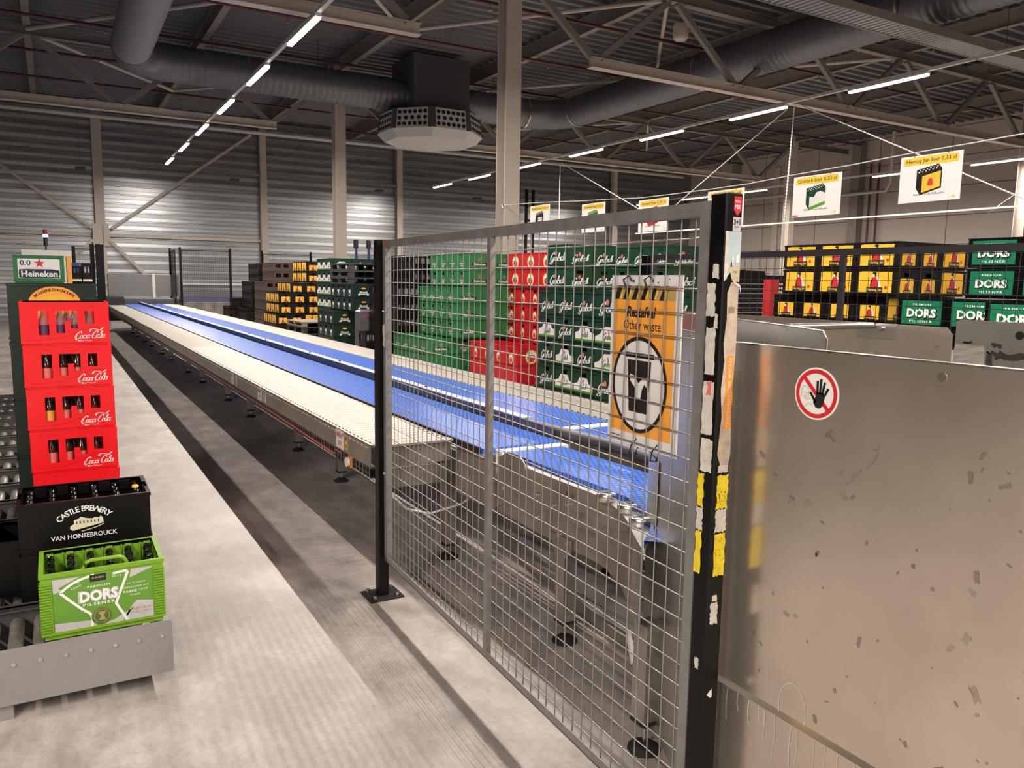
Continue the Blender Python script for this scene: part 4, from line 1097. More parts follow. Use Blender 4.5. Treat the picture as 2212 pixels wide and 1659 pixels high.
def post(nm, lab, x, y, w_, z1, bp=True):
    r = thing(nm, lab, 'fence post', (x, y, 0), 0)
    MB().bbox(-w_/2, -w_/2, 0, w_/2, w_/2, z1, .003).build('post_tube', 'blackpaint', r)
    if bp:
        MB().bbox(-.085, -.075, 0, .085, .075, .008, .002).build('base_plate', 'rubber', r)
        mb = MB()
        for sx in (-1, 1):
            for sy in (-1, 1): mb.cyl((sx*.055, sy*.05, .008), (sx*.055, sy*.05, .022), .011, 6)
        mb.build('anchor_bolts', 'zinc', r)
    return r
post('fence_post', 'black fence post with base plate at the far end of the mesh panel', 1.315, 3.475, .05, 1.705)
pr = post('fence_post', 'black fence post plastered with torn stickers, in front right', 1.2335, 1.231, .047, 1.712)
# stickers on the near post: front face looks towards -Y, side face towards -X
Ff = lambda off=.0006: (lambda u, v: (u, -.0235-off, v))
Fs = lambda off=.0006: (lambda u, v: (-.0235-off, -u, v))
def st_(nm, m, sh, T): a = MB(); a.shape(sh, T); return a.build(nm, m, pr)
st_('arrow_sticker', 'redp', poly((-.003,1.704),(.018,1.704),(.018,1.676),(.0075,1.664),(-.003,1.676)), Ff())
st_('arrow_lettering', 'white', join(move(textw('KIES &', .014, .0045, bold=.02), .0075, 1.694), move(textw('MIX', .016, .0085, bold=.03), .0075, 1.683)), Ff(.0010))
st_('price_sticker', 'silverp', rect(-.004, 1.632, .019, 1.662), Ff())
st_('price_lettering', 'navy', join(move(textw('3+1', .018, .011, bold=.03), .0075, 1.652), move(textw('GRATIS', .013, .0028, bold=.01), .0075, 1.642)), Ff(.0010))
st_('torn_poster', 'sky_print', poly((-.0225,1.633),(.0225,1.632),(.0225,1.532),(.006,1.533),(.002,1.56),(-.003,1.572),(-.007,1.545),(-.0225,1.53)), Ff())
st_('poster_ground', 'sand_print', poly((-.012,1.555),(-.002,1.56),(.004,1.56),(.0225,1.565),(.0225,1.528),(.002,1.530),(-.004,1.545)), Ff(.0009))
st_('poster_edge', 'paper', poly((-.0225,1.633),(-.016,1.633),(-.012,1.600),(-.010,1.56),(-.014,1.535),(-.0225,1.528)), Ff(.0009))
st_('poster_houses', 'white', join(rect(.010,1.568,.0185,1.580), poly((.009,1.580),(.0145,1.586),(.0195,1.580)), rect(-.001,1.562,.003,1.580)), Ff(.0011))
st_('poster_lettering', 'blk', join(move(textw('t Vis', .013, .0055), .008, 1.549), move(text('S', .007), -.017, 1.536)), Ff(.0014))
st_('curled_edge', 'paper', poly((.001,1.533),(.0235,1.522),(.0265,1.512),(.0255,1.505),(.022,1.517),(.004,1.525)), Ff(.003))
st_('kraft_strip', 'kraft', poly((-.010,1.505),(.001,1.528),(.022,1.520),(.0225,1.44),(.0225,1.38),(.018,1.28),(.0225,1.16),(.018,1.135),(-.004,1.13),(-.016,1.16),(-.009,1.24),(-.015,1.30),(-.009,1.36),(-.014,1.40),(-.008,1.45)), Ff())
st_('barcode', 'stain', join(*[rect(-.004+.0026*i, 1.462, -.003+.0026*i+(.0004 if i % 2 else 0), 1.476) for i in range(7)]), Ff(.001))
st_('orange_tape', 'orange2', ragged(-.002, 1.215, .019, 1.372, .0012, 9, 21), Ff(.0011))
tp = textw('RETOUR GECONTROLEERD', .150, .0085, bold=.03)
st_('tape_lettering', 'paper', move(tp, .008, 1.293, -pi/2), Ff(.0016))
for k, (v0, v1, mm) in enumerate(((1.038,1.112,'yellowtape'),(.985,1.036,'paper'),(.885,.982,'yellowtape'))):
    st_('tape_band', mm, ragged(-.012, v0, .0205, v1, .0022, 9, 31+k), Ff()); st_('tape_band', mm, ragged(.004, v0, .0225, v1, .0022, 9, 41+k), lambda u, v: (-.0241, .026-u*1.0, v))
a = []; R = random.Random(11)
for k in range(60):
    u, v = R.uniform(-.010,.020), R.choice((R.uniform(1.045,1.075), R.uniform(.89,.97))); s_ = R.uniform(.0006,.002); a.append(ragged(u, v, u+s_, v+s_*R.uniform(.6,2.5), .0005, 2, k))
st_('tape_scuffs', 'blk', join(*a), Ff(.0012))
st_('paste_residue', 'paper', join(ragged(-.012,1.118,.018,1.135,.0016,8,55), ragged(-.014,.775,.008,.825,.002,10,56), ragged(-.010,.828,.004,.842,.0015,6,57)), Ff(.0008))
st_('white_scrap', 'white', poly((-.012,.610),(.002,.622),(.004,.603),(-.002,.600)), Ff(.0008))
st_('torn_paper', 'paper', join(ragged(-.020,1.455,.004,1.525,.0018,8,160), ragged(-.018,1.33,.010,1.43,.0018,9,161), ragged(-.020,1.20,.012,1.315,.0018,11,162), ragged(-.018,1.118,.016,1.19,.0018,9,163), ragged(-.006,1.535,.012,1.565,.0018,5,64), ragged(-.006,.665,.006,.69,.0018,6,65), ragged(.004,1.43,.014,1.46,.0015,4,66)), Fs())
st_('red_scrap', 'pinkp', ragged(-.008, 1.285, .004, 1.315, .003, 5, 66), Fs(.0010))

# waste sign tied behind the panel
r = thing('waste_sign', 'orange and white waste sign with a cup symbol tied behind the mesh', 'sign', (FX+.0395*.25+.014, FY+.25, 1.327), -fa)
SW, SH = .282, .432
T = lambda off: (lambda u, v: (-.0015-off, -u, v))
MB().box(-.0015, -SW/2, -SH/2, .0015, SW/2, SH/2).build('board', 'offwhite', r)
def sg(nm, m, sh, off): a = MB(); a.shape(sh, T(off)); return a.build(nm, m, r)
sg('orange_field', 'orange', rect(-.128, -.185, .118, .190), .0004)
sg('stripe_band', 'gold', rect(-.128, .155, .118, .190), .0007)
sg('hazard_stripes', 'blk', join(*[poly((-.128+.037*i,.155),(-.107+.037*i,.155),(-.089+.037*i,.190),(-.110+.037*i,.190)) for i in range(6)]), .0010)
sg('hazard_stripes_light', 'yellow', join(*[poly((-.105+.0355*i,.157),(-.096+.0355*i,.157),(-.086+.0355*i,.188),(-.092+.0355*i,.188)) for i in range(6)]), .0011)
sg('sign_lettering', 'blk', join(move(textw('Restafval', .118, .028, bold=.03, shear=.2), -.012, .125), move(textw('Other waste', .150, .024), -.008, .092)), .0010)
sg('symbol_disc', 'offwhite', ell(-.012, -.058, .108, .118, 40), .0008)
sg('symbol_ring', 'blk', ring(-.012, -.058, .112, .122, .010, 48), .0012)
sg('cup_symbol', 'blk', join(poly((-.072,.010),(.046,.010),(.046,.022),(-.072,.022)), poly((-.060,.004),(.036,.004),(.026,-.128),(-.050,-.128))), .0012)
sg('cup_gaps', 'offwhite', join(poly((-.048,-.032),(-.026,-.036),(-.012,-.054),(.004,-.040),(.022,-.036),(.022,-.062),(.012,-.054),(.002,-.070),(-.002,-.092),(-.022,-.092),(-.026,-.066),(-.046,-.050))), .0015)
sg('cup_detail', 'blk', poly((-.020,-.022),(-.006,-.036),(-.014,-.050),(-.026,-.038)), .0018)
sg('tick_marks', 'blk', join(ragged(-.05,.198,-.044,.204,.001,3,1), ragged(.05,.196,.053,.2,.001,3,2), ragged(.09,.205,.094,.208,.001,3,3), rect(-.125,-.200,-.085,-.198)), .0008)
for y in (-.055, .03):
    MB().tube([(.004,-y,.195), (-.012,-y,.215), (-.028,-y,.205), (-.02,-y,.185)], .003, 5).build('cable_tie', 'blk', r)
    MB().tube([(.0,-y-.04,-.195), (-.016,-y-.04,-.21), (-.018,-y-.035,-.235), (.004,-y-.03,-.24), (.01,-y-.035,-.215)], .002, 5).build('cable_tie', 'blk', r)

# ------------------------------------------------------------------ stainless machine housing in the right foreground
sm = thing('steel_housing', 'tall brushed steel machine housing panel in the right foreground', 'machine panel', (1.295, 0, .029))
sm.scale = (1, .981, .981)
MB().box(0, -1.2, .60, .003, 1.285, 1.392).build('upper_sheet', 'steel', sm)
mb = MB(); mb.box(-.012, -1.2, -.029, -.009, 1.285, .598); mb.face([(-.012,-1.2,.598),(-.012,1.285,.598),(0,1.285,.606),(0,-1.2,.606)]); mb.build('lower_sheet', 'steel', sm)
MB().box(-.0005, -1.2, 1.392, .02, 1.285, 1.395).build('folded_edge', 'zinc', sm)
pl = MB().cyl((-.001, .79, 1.369), (0, .79, 1.369), .0085, 16).build('hole_plug', 'zinc', sm)
def on_sheet(nm, m, sh, off=.0006): a = MB(); a.shape(sh, lambda u, v: (-off, -u, v)); return a.build(nm, m, sm)
# marks given as (Y, z); u = -Y
def Yz(pts): return poly(*[(-y, z) for y, z in pts])
on_sheet('ring_mark', 'drip', ring(-1.055, .624, .036, .060, .0022, 28), .0007)
on_sheet('smear_marks', 'smear', join(Yz([(.965,1.135),(.955,1.155),(.935,1.175),(.93,1.172),(.95,1.148)]), Yz([(.925,1.18),(.905,1.205),(.90,1.232),(.897,1.231),(.902,1.20),(.92,1.176)]), Yz([(.99,1.15),(.98,1.162),(.968,1.168),(.978,1.152)])), .0006)
mb = MB(); R = random.Random(17); sh = []
for k in range(26):
    y = 1.27-.03*k-R.uniform(0, .02); l = R.uniform(.02, .11); wd_ = R.uniform(.001,.003); sh.append(ribbon([(-y, .597), (-y+R.uniform(-.003,.003), .597-l*.5), (-y+R.uniform(-.004,.004), .597-l)], wd_, wd_, 2, True))
a = MB(); a.shape(join(*sh), lambda u, v: (-.0128, -u, v)); a.build('limescale_drips', 'drip', sm)
R = random.Random(23); sh = []
for k in range(150):
    y = 1.24-R.random()**.8*1.35; z = R.uniform(.62, 1.30)
    if abs(y-1.045) < .07 and abs(z-1.307) < .07: continue
    s_ = R.choice((.0012, .0016, .002, .003, .004)); sh.append(move(ragged(-s_*1.2, -s_, s_*1.2, s_, s_*.3, 3, k), -y, z, R.uniform(0, 3), R.uniform(.7, 2.4), 1))
on_sheet('dark_specks', 'stain', join(*sh), .0005)
sh = []
for k in range(30):
    y = 1.22-R.random()*1.3; z = .62+R.random()**1.6*.62; s_ = R.uniform(.004, .010); sh.append(move(ragged(-s_, -s_*.7, s_, s_*.7, s_*.28, 4, 200+k), -y, z, R.uniform(0, 3), R.uniform(.8, 1.6), 1))
on_sheet('dull_blotches', 'smear', join(*sh), .0004)
# ban sticker
bs = MB().cyl((-.001, 1.045, 1.307), (-.0002, 1.045, 1.307), .053, 40).build('ban_sticker', 'white', sm)
def bn(nm, m, sh, off): a = MB(); a.shape(sh, lambda u, v: (-.001-off, 1.045-u, 1.307+v)); return a.build(nm, m, bs)
bn('red_ring', 'redp', ring(0, 0, .0495, .0495, .0085, 48), .0003)
c45 = .0415*cos(radians(45))
bn('red_slash', 'redp', poly((-c45-.003,c45-.003),(-c45+.003,c45+.003),(c45+.003,-c45+.003),(c45-.003,-c45-.003)), .0004)
hd = [(-.004,-.026),(.010,-.028),(.019,-.020),(.022,-.006),(.030,.012),(.027,.014),(.018,.002),(.021,.024),(.0175,.0245),(.012,.003),(.013,.030),(.009,.030),(.0065,.004),(.004,.027),(.000,.0265),(.001,.000),(-.003,-.007),(-.013,.003),(-.016,.000),(-.008,-.016)]
bn('hand_symbol', 'blk', join(poly((-.006,-.018),(.000,-.027),(.010,-.029),(.018,-.022),(.021,-.006),(.018,.003),(.001,.003),(-.001,-.006)), ribbon([(.003,0),(.0025,.026)],.0056,.0056,2,True), ribbon([(.009,0),(.011,.031)],.0056,.0056,2,True), ribbon([(.0145,0),(.0195,.025)],.0056,.0056,2,True), ribbon([(.019,-.004),(.0285,.0135)],.0056,.0056,2,True), ribbon([(.000,-.018),(-.008,-.006),(-.0145,.002)],.0058,.0058,3,True)), .0006)
bn('figure_outline', 'grey_plate', join(ribbon(arcp(-.0265,.002,.009,.0115,-20,190,8),.0007,.0007,2,True), ribbon([(-.035,.0),(-.036,-.004),(-.034,-.008),(-.038,-.009)],.0007,.0007,2,True), ribbon([(-.018,-.002),(-.019,-.012),(-.024,-.016)],.0007,.0007,2,True), ring(-.0255,-.009,.003,.004,.0007,12), ribbon([(-.030,-.0),(-.018,-.0015)],.0007,.0007,2,True), ribbon([(-.028,-.031),(-.018,-.022),(-.006,-.024)],.0007,.0007,2,True), ribbon([(-.019,-.012),(-.011,-.012)],.0007,.0007,2,True)), .0005)
# flared cheek of the tunnel between panel and curved belt
ck = thing('tunnel_cheek', 'tall steel cheek plate between mesh panel and housing', 'machine panel', (0,0,0))
def ck_pt(t, z): return (1.755-.42*t, 2.06-.755*t, z)
mb = MB(); o1 = [(0,.10),(0,1.385),(1,1.392),(1,.10),(.72,.10),(.60,.02),(.45,.04)]
o1 = [(0,.13),(.28,.08),(.62,.10),(1,.02),(1,1.392),(0,1.385)]
mb.slab(o1, lambda u, v: ck_pt(u, v), lambda u, v: tuple(a+b for a, b in zip(ck_pt(u, v), (.004, -.003, 0)))); mb.build('cheek_sheet', 'steel2', ck)
MB().bar(ck_pt(0, 1.39), ck_pt(1, 1.395), .006, .006).build('cheek_edge', 'zinc', ck)
mb = MB(); mb.face([(1.752,2.055,.72),(1.70,1.97,.70),(1.665,1.91,.74),(1.66,1.90,.95),(1.75,2.055,.95)]); mb.build('window_flap', 'steel2', ck)
mb = MB(); mb.face([(1.7515,2.053,.715),(1.745,2.045,.64),(1.705,1.975,.63),(1.675,1.92,.70),(1.69,1.95,.72)]); mb.build('plastic_guard', 'offwhite', ck)
# inner panels behind the housing
ip = thing('hopper_panel', 'low folded steel panel with rounded corner just behind the housing edge', 'machine panel', (0,0,0))
mb = MB(); mb.slab([(1.58,1.20),(1.168,1.20),(1.168,1.405),(1.18,1.423),(1.45,1.437),(1.58,1.442)], lambda u, v: (1.50, u, v), lambda u, v: (1.503, u, v)); mb.build('panel_sheet', 'steel2', ip)
MB().tube([(1.499,1.58,1.442),(1.499,1.45,1.437),(1.499,1.18,1.423),(1.499,1.168,1.405),(1.499,1.168,1.2)], .002, 5).build('panel_edge', 'zinc', ip)
ip = thing('hopper_panel', 'long brushed steel back panel with support rod and scribbles', 'machine panel', (0,0,0))
mb = MB(); mb.slab([(2.16,1.0),(1.15,1.0),(1.15,1.405),(1.165,1.424),(2.16,1.428)], lambda u, v: (1.95, u, v), lambda u, v: (1.953, u, v)); mb.build('panel_sheet', 'steel', ip)
MB().box(1.96, -1.2, .12, 3.1, 1.95, 1.28).build('machine_body', 'unit', ip)
MB().box(1.953, 1.15, .1, 1.958, 2.16, 1.0).build('lower_sheet', 'steel2', ip)
MB().cyl((1.50, 1.28, 1.425), (1.94, 1.37, 1.418), .009, 10).build('support_rod', 'zinc', ip)
MB().box(1.944, 1.30, 1.385, 1.95, 1.42, 1.425).build('rod_bracket', 'zinc', ip); MB().cyl((1.944, 1.345, 1.412), (1.936, 1.345, 1.412), .008, 12).build('rod_screw', 'steel2', ip)
a = MB(); a.shape(join(ribbon([(0,.02),(.004,-.01),(.012,-.008)],.002,.002,3,True), ribbon([(-.004,.005),(.01,.008)],.002,.002,3,True), move(textw('Tosi', .018, .009), .41, .0)), lambda u, v: (1.949, 1.60-u, 1.375+v)); a.build('pen_scribbles', 'grey_plate', ip)
ip = thing('scraped_panel', 'dirty scraped steel plate with a torn hole at far right', 'machine panel', (0,0,0))
mb = MB(); mb.slab([(1.142,1.0),(.6,1.0),(.6,1.445),(1.135,1.445),(1.142,1.44)], lambda u, v: (1.95, u, v), lambda u, v: (1.953, u, v)); mb.build('panel_sheet', 'steel_dark', ip)
def sp(nm, m, sh, off): a = MB(); a.shape(sh, lambda u, v: (1.95-off, -u, v)); return a.build(nm, m, ip)
sp('bare_patch', 'scrape', ragged(-1.14, 1.22, -1.065, 1.385, .004, 9, 71), .0006)
sp('grime_patch', 'dirt', join(ragged(-1.066,1.26,-1.045,1.37,.006,8,72), ragged(-1.09,1.24,-1.06,1.28,.008,8,73), ragged(-1.045,1.355,-.97,1.372,.005,9,74), ragged(-1.12,1.386,-1.10,1.394,.003,5,75), ragged(-1.05,1.384,-1.03,1.392,.004,5,76)), .0010)
sp('bare_seam', 'zinc', join(rect(-1.066,1.25,-1.062,1.385), rect(-1.14,1.384,-1.06,1.387)), .0012)
MB().cyl((1.9485, .99, 1.415), (1.951, .99, 1.415), .010, 12).build('torn_hole', 'dkgreen', ip)

# far mesh fence of the belt side
make_panel('mesh_fence_panel', 'dark grey mesh panel in front of the yellow crates, behind the housing', 3.22, 1.3, 0, 2.52, .40, 1.70, (1.13,), .03, .05, .0555, 'darkfence', .0015, .001)
r = thing('fence_post', 'dark post and door frame at the end of the rear mesh', 'fence post', (3.22, 3.86, 0)); MB().bbox(-.03,-.03,0,.03,.03,1.70,.003).build('post_tube', 'blackpaint', r)

# ------------------------------------------------------------------ left accumulating roller lanes
nl = 16; x_end = .322
for i in range(nl):
    y0 = 3.03+.43*i
    r = thing('roller_lane', (f'grey roller lane in the left foreground holding the lime crate' if i == 0 else f'dark roller lane on the left, {["", "second", "third", "fourth", "fifth", "sixth", "seventh", "eighth", "ninth", "tenth", "eleventh", "twelfth", "thirteenth", "fourteenth", "fifteenth", "sixteenth"][i]} counting away from us'), 'roller lane', (0, y0, 0), 0, 'roller lanes on the left')
    mb = MB(); c = .012
    if i == 0:
        mb.slab([(-2.6,.06),(x_end,.06),(x_end,.26-c),(x_end-c*.3,.26-c*.3),(x_end-c,.26),(-2.6,.26)], lambda u, v: (u, 0, v), lambda u, v: (u, .004, v)); mb.build('front_plate', 'grey_plate', r)
        mb = MB()
        for k in range(26): x = .285-.0775*k; mb.cyl((x, 0, .205), (x, -.006, .205), .0075, 8)
        mb.build('axle_bolts', 'zinc', r)
        MB().slab([(-.24,-.0),(-.19,.0),(-.19,.08),(-.2,.085),(-.24,.085)], lambda u, v: (u, .02, v), lambda u, v: (u, .09, v)).build('foot_bracket', 'grey_plate', r)
    else:
        mb.box(-2.6, 0, .10, x_end-.02, .005, .25); mb.box(-2.6, 0, .245, x_end-.02, .025, .25); mb.build('front_plate', 'dark_lane', r)
    MB().box(-2.6, .405, .10, x_end-.02, .41, .25).box(-2.6, .38, .245, x_end-.02, .41, .25).build('back_plate', 'dark_lane', r)
    MB().box(x_end-.025, .01, .08, x_end-.02, .40, .18).build('end_plate', 'dark_lane', r)
    base = MB().cyl((0, .03, 0), (0, .385, 0), .025, 14).mesh('roller', M['rollergr'])
    for k in range(22 if i < 8 else 14):
        o = bpy.data.objects.new('roller', base); COL.objects.link(o); o.parent = r; o.location = (.285-.0775*k, 0, .195)
    for x in (-.05, -1.6):
        if i % 2 == 0 or i == 1: MB().box(x-.02, .20, 0, x+.02, .24, .15).build('leg', 'dark_lane', r)

# ------------------------------------------------------------------ crates on the lanes
def bottle(nm, x, y, z, h_, r_, m, lab, grp, capm=None, labm=None, open_=False):
    t = thing(nm, lab, 'bottle', (x, y, z), 0, grp)
    MB().lathe([(r_*.9,0),(r_,.006),(r_,h_*.50),(r_*.86,h_*.60),(r_*.46,h_*.74),(r_*.42,h_*.90),(r_*.50,h_*.92),(r_*.50,h_*.95),(r_*.42,h_*.955),(r_*.42,h_),(r_*.30,h_),(r_*.28,h_*.9),(0,h_*.88)], (0,0,0), 12).build('bottle_glass', m, t)
    if labm: MB().lathe([(r_*1.01,h_*.18),(r_*1.01,h_*.46)], (0,0,0), 12).build('bottle_label', labm, t)
    if capm: MB().lathe([(r_*.52,h_*.955),(r_*.52,h_*.995),(r_*.42,h_*1.01),(0,h_*1.01)], (0,0,0), 10).build('crown_cap', capm, t)
    return t
# lime crate
LW, LD, LH = .40, .29, .245; lx, ly, lz = .108, 3.275, .222
r = thing('beer_crate', 'lime green printed crate of bottles at the lane front', 'crate', (lx, ly, lz))
mb = crate_body(LW, LD, LH, (), (hole_s,), ribs=18)
mb.build('crate_body', 'lime', r)
mb = MB()
for k in range(6):
    u = -.17+.068*k
    mb.box(u-.012, LD/2-.022, .10, u+.012, LD/2-.012, .235); mb.box(u-.026, LD/2-.016, .10, u-.022, LD/2-.012, .235)
for i in range(1, 6): x = -LW/2+LW*i/6; mb.box(x-.0015, -LD/2+.012, .02, x+.0015, LD/2-.012, .12)
for j in range(1, 4): y = -LD/2+LD*j/4; mb.box(-LW/2+.012, y-.0015, .02, LW/2-.012, y+.0015, .12)
mb.build('inner_dividers', 'lime', r)
mb = MB(); mb.tube([(-.065,-.085,.17),(-.065,-.085,.235),(-.055,-.085,.25),(-.04,-.085,.256),(.055,-.085,.256),(.07,-.085,.25),(.08,-.085,.235),(.08,-.085,.17)], .008, 8); mb.build('carry_handle', 'lime', r)
def lp(nm, m, sh, off=.0012): a = MB(); put(a, sh, ('front',), LW, LD, off); return a.build(nm, m, r)
lp('printed_panel', 'limeprint', rect(-.162, .022, .162, .222))
lp('pale_corners', 'silverp', join(poly((-.162,.222),(-.075,.222),(-.145,.19),(-.135,.178),(-.162,.170)), poly((-.162,.022),(-.03,.022),(-.03,.05),(-.162,.06)), poly((-.03,.022),(.055,.022),(.095,.075),(.03,.04)), poly((.055,.022),(.162,.022),(.162,.09),(.105,.10),(.08,.07)), poly((.09,.222),(.162,.222),(.162,.218),(.085,.19))), .0016)
lp('shield_outline', 'white', join(ribbon([(-.03,.222),(-.09,.205),(-.135,.175),(-.13,.160),(-.075,.10),(-.045,.07),(-.045,.022)], .009, .009, 4, True), ribbon([(.03,.215),(.075,.218),(.072,.195),(.040,.11),(.042,.09),(.072,.030)], .009, .009, 4, True)), .0020)
lp('shop_tag', 'blk', rect(-.045, .196, .008, .222), .0022); lp('tag_lettering', 'gold', move(textw('JUMBO', .042, .009, bold=.03), -.018, .209), .0026)
lp('lettering', 'white', join(move(textw('DORS', .122, .040, bold=.035), -.018, .143), move(textw('PILSENER', .105, .011, bold=.02, space=1.25), -.018, .112), move(textw('PREMIUM', .072, .008, bold=.02, space=1.3), -.018, .178), move(textw('ANNO', .035, .007, bold=.01, space=1.3), -.090, .184, .35), move(textw('2012', .032, .007, bold=.01, space=1.3), .042, .205), move(textw('24 FLESJES', .062, .0065, bold=.01, space=1.3), .105, .168), move(textw('GEBROUWEN MET', .085, .0065, bold=.01, space=1.3), .105, .153), move(textw('PASSIE', .045, .009, bold=.03, space=1.2), .085, .137), move(textw('VOOR', .030, .0065, bold=.01, space=1.3), .130, .139), move(textw('SMAAK', .036, .0065, bold=.01, space=1.3), .102, .122), rect(.035,.219,.062,.2205), rect(-.10,.200,-.075,.2015)), .0024)
lp('lettering_shadow', 'silverp', move(textw('DORS', .133, .047, bold=.07), -.018, .143), .0021)
lp('medallion', 'limedk', ell(-.012, .062, .034, .034, 28), .0024); lp('medallion_print', 'gold', join(ring(-.012,.062,.026,.026,.002,28), ring(-.012,.062,.034,.034,.0012,28), arctext('PREMIUM KWALITEIT', -.012, .062, .0295, 170, 10, .005, bold=.01), poly((-.024,.078),(.002,.078),(-.006,.063),(.002,.046),(-.022,.046),(-.014,.062))), .0028)
lp('quality_stamp', 'gold', join(move(textw('PREMIUM', .075, .009), .12, .066), move(textw('KWALITEIT', .07, .007), .12, .053), ring(.12,.060,.016,.018,.0012,20)), .0022)
cache_kids(r)
k = 0
for j in range(4):
    for i in range(6):
        x = lx-LW/2+LW*(i+.5)/6; y = ly-LD/2+LD*(j+.5)/4
        if j == 3 or (j == 0): 
            pass
        capm = 'yellow' if (i, j) == (99, 0) else None
        bottle('beer_bottle', x, y, lz+.024, .205 if j else .19, .028, 'glass_dk', f'dark bottle in lime crate, {NW[j]} row, {NW[i]} from the left', 'dark bottles in the lime crate', capm, 'paper' if (i+j) % 3 == 1 else None)
# black brewery crates, two high
CW, CD, CH = .470, .31, .205; bx0, by0 = .072, 3.665
for n_, (z, lab) in enumerate(((.222, 'lower black crate under the castle-print crate'), (.222+CH, 'black crate with castle print and white lettering'))):
    r = thing('beer_crate', lab, 'crate', (bx0, by0, z))
    crate_body(CW, CD, CH, (), (hole_s,), grid=(6, 4, .10)).build('crate_body', 'blackcr', r)
    mb = MB()
    for k in range(5): u = -.16+.08*k; mb.box(u-.022, CD/2-.03, CH-.045, u+.022, CD/2-.010, CH-.006)
    mb.build('stacking_lugs', 'blackcr', r)
    if n_:
        a = MB(); put(a, join(arctext('CASTLE BREWERY', -.005, .032, .135, 135, 47, .033, bold=.012), move(textw('VAN HONSEBROUCK', .235, .019, bold=.012), -.01, .056)), ('front',), CW, CD); a.build('lettering', 'white', r)
        a = MB(); put(a, move(join(poly((-.06,.066),(-.05,.058),(.06,.078),(.058,.10),(.05,.108),(.045,.100),(.03,.104),(.02,.100),(.0,.104),(-.02,.112),(-.03,.104),(-.045,.100),(-.045,.085),(-.058,.078)), ribbon([(-.02,.052),(.03,.062),(.062,.074)], .003, .003, 3, True)), 0, .022), ('front',), CW, CD); a.build('castle_print', 'cream', r)
        a = MB(); put(a, join(*[rect(-.038+.013*q, .106, -.034+.013*q, .117) for q in range(7)]), ('front',), CW, CD, .0018); a.build('castle_windows', 'blk', r)
for i in range(6):
    for j in (0, 1, 2, 3):
        x = bx0-CW/2+CW*(i+.5)/6; y = by0-CD/2+CD*(j+.5)/4
        bottle('beer_bottle', x, y, .222+CH+.02, .172, .027, 'glass_dk', f'black bottle in castle-print crate, {NW[j]} row, {NW[i]} from the left', 'dark bottles in the castle-print crate', 'yellow' if (i, j) == (5, 2) else None, 'paper' if (i, j) in ((4, 2), (4, 3)) else None)
tag(crate_body(.11, CD, CH*1.1, (), (), grid=None).build('crate_edge', 'blackcr', None, (-.205, 3.72, .252)), 'narrow black crate corner left of the castle-print stack', 'crate')

# red cola crates, four visible with two dark ones below
QW, QD, QH = .383, .29, .2125; qx, qy = .048, 4.60
ztop = 1.392
WIN = [(-.107, .075, -.063, .165), (-.035, .085, .0, .165), (.0, .125, .032, .165), (.032, .10, .062, .165), (.095, .105, .135, .165)]
dz_ = [0, .004, .002, .003, 0]
def cola_crate(z, lab, xo):
    r = thing('soda_crate', lab, 'crate', (qx+xo, qy, z), 0, 'red soda crates')
    hl = [(-.115,.051,-.071,.169),(-.040,.060,-.004,.169),(-.004,.120,.023,.169),(.023,.082,.052,.169),(.085,.104,.126,.168)]
    if 'hidden' in lab: hl = []
    crate_body(QW, QD, QH-.001, hl, (hole_s,), t=.010, lip=.001, foot=.010).build('crate_body', 'coke', r)
    a = MB(); put(a, ribbon([(-.17,.026),(-.05,.032),(.03,.056),(.10,.088),(.17,.084)], .0025, .0025, 4, True), ('front',), QW, QD, .001); a.build('moulded_wave', 'amst', r)
    a = MB(); put(a, move(COCA, .105, .050, .03, .132, .132), ('front',), QW, QD, .0016); a.build('lettering', 'white', r)
    a = MB(); put(a, join(rect(-.105,.188,-.075,.191), rect(.105,.188,.13,.191)), ('front',), QW, QD, .001); a.build('small_moulding', 'amst', r)
for i in range(5):
    z = ztop-QH*(i+1); lab = ['topmost red soda crate, with purple-labelled clear bottles', 'second red soda crate from the top', 'third red soda crate, showing an orange-labelled bottle', 'fourth red soda crate, lowest fully visible one', 'fifth red soda crate, hidden except rim behind castle-print crate'][i]
    cola_crate(z, lab, .0035*i)
    if i == 4: break
    for k, (bx_, by_) in enumerate(((-.092,-.105),(-.024,-.105),(.040,-.105),(.104,-.105),(-.055,-.045),(.009,-.045))):
        gm = 'glass_cl' if i == 0 else 'cola'; lm = 'purple' if i == 0 else ('orange' if (i == 2 and k == 0) else ('pinkp' if k in (0, 2, 1) else None))
        bottle('soda_bottle', qx+bx_, qy+by_, z+.018, .178, .027, gm, f'bottle in {["topmost","second","third","lowest"][i]} red soda crate, {NW[k]} window position', 'soda bottles in the red crates', None, lm)
o = crate_body(.40, .29, ztop-5*QH-.222, ribs=6).build('crate', 'blackcr', None, (qx, qy, .222)); tag(o, 'black ribbed crate beneath the red soda crates', 'crate')
# dark green tall crates behind the red ones, orange oval label
gx_, gy_ = .0, 5.06
for k in range(4):
    hh = (1.478-.222)/4; z = .222+hh*k
    r = thing('beer_crate', ['lowest', 'second from bottom', 'third from bottom', 'top'][k]+' dark green crate behind the red soda crates', 'crate', (gx_, gy_, z), 0, 'dark green crates behind the red ones')
    crate_body(.415, .30, hh-.001, (), (hole_s,), grid=(6,4,.2)).build('crate_body', 'dkgreen', r)
    if k == 3:
        a = MB(); put(a, ell(.008, .200, .125, .098, 36), ('front',), .415, .30); a.build('oval_label', 'orange', r)
        a = MB(); put(a, ell(.008, .190, .100, .062, 36), ('front',), .415, .30, .0016); a.build('oval_centre', 'yellow', r)
        a = MB(); put(a, arctext("BRASSERIE D'ACHOUFFE", .008, .143, .137, 133, 47, .020, bold=.015), ('front',), .415, .30, .0022); a.build('lettering', 'choc', r)
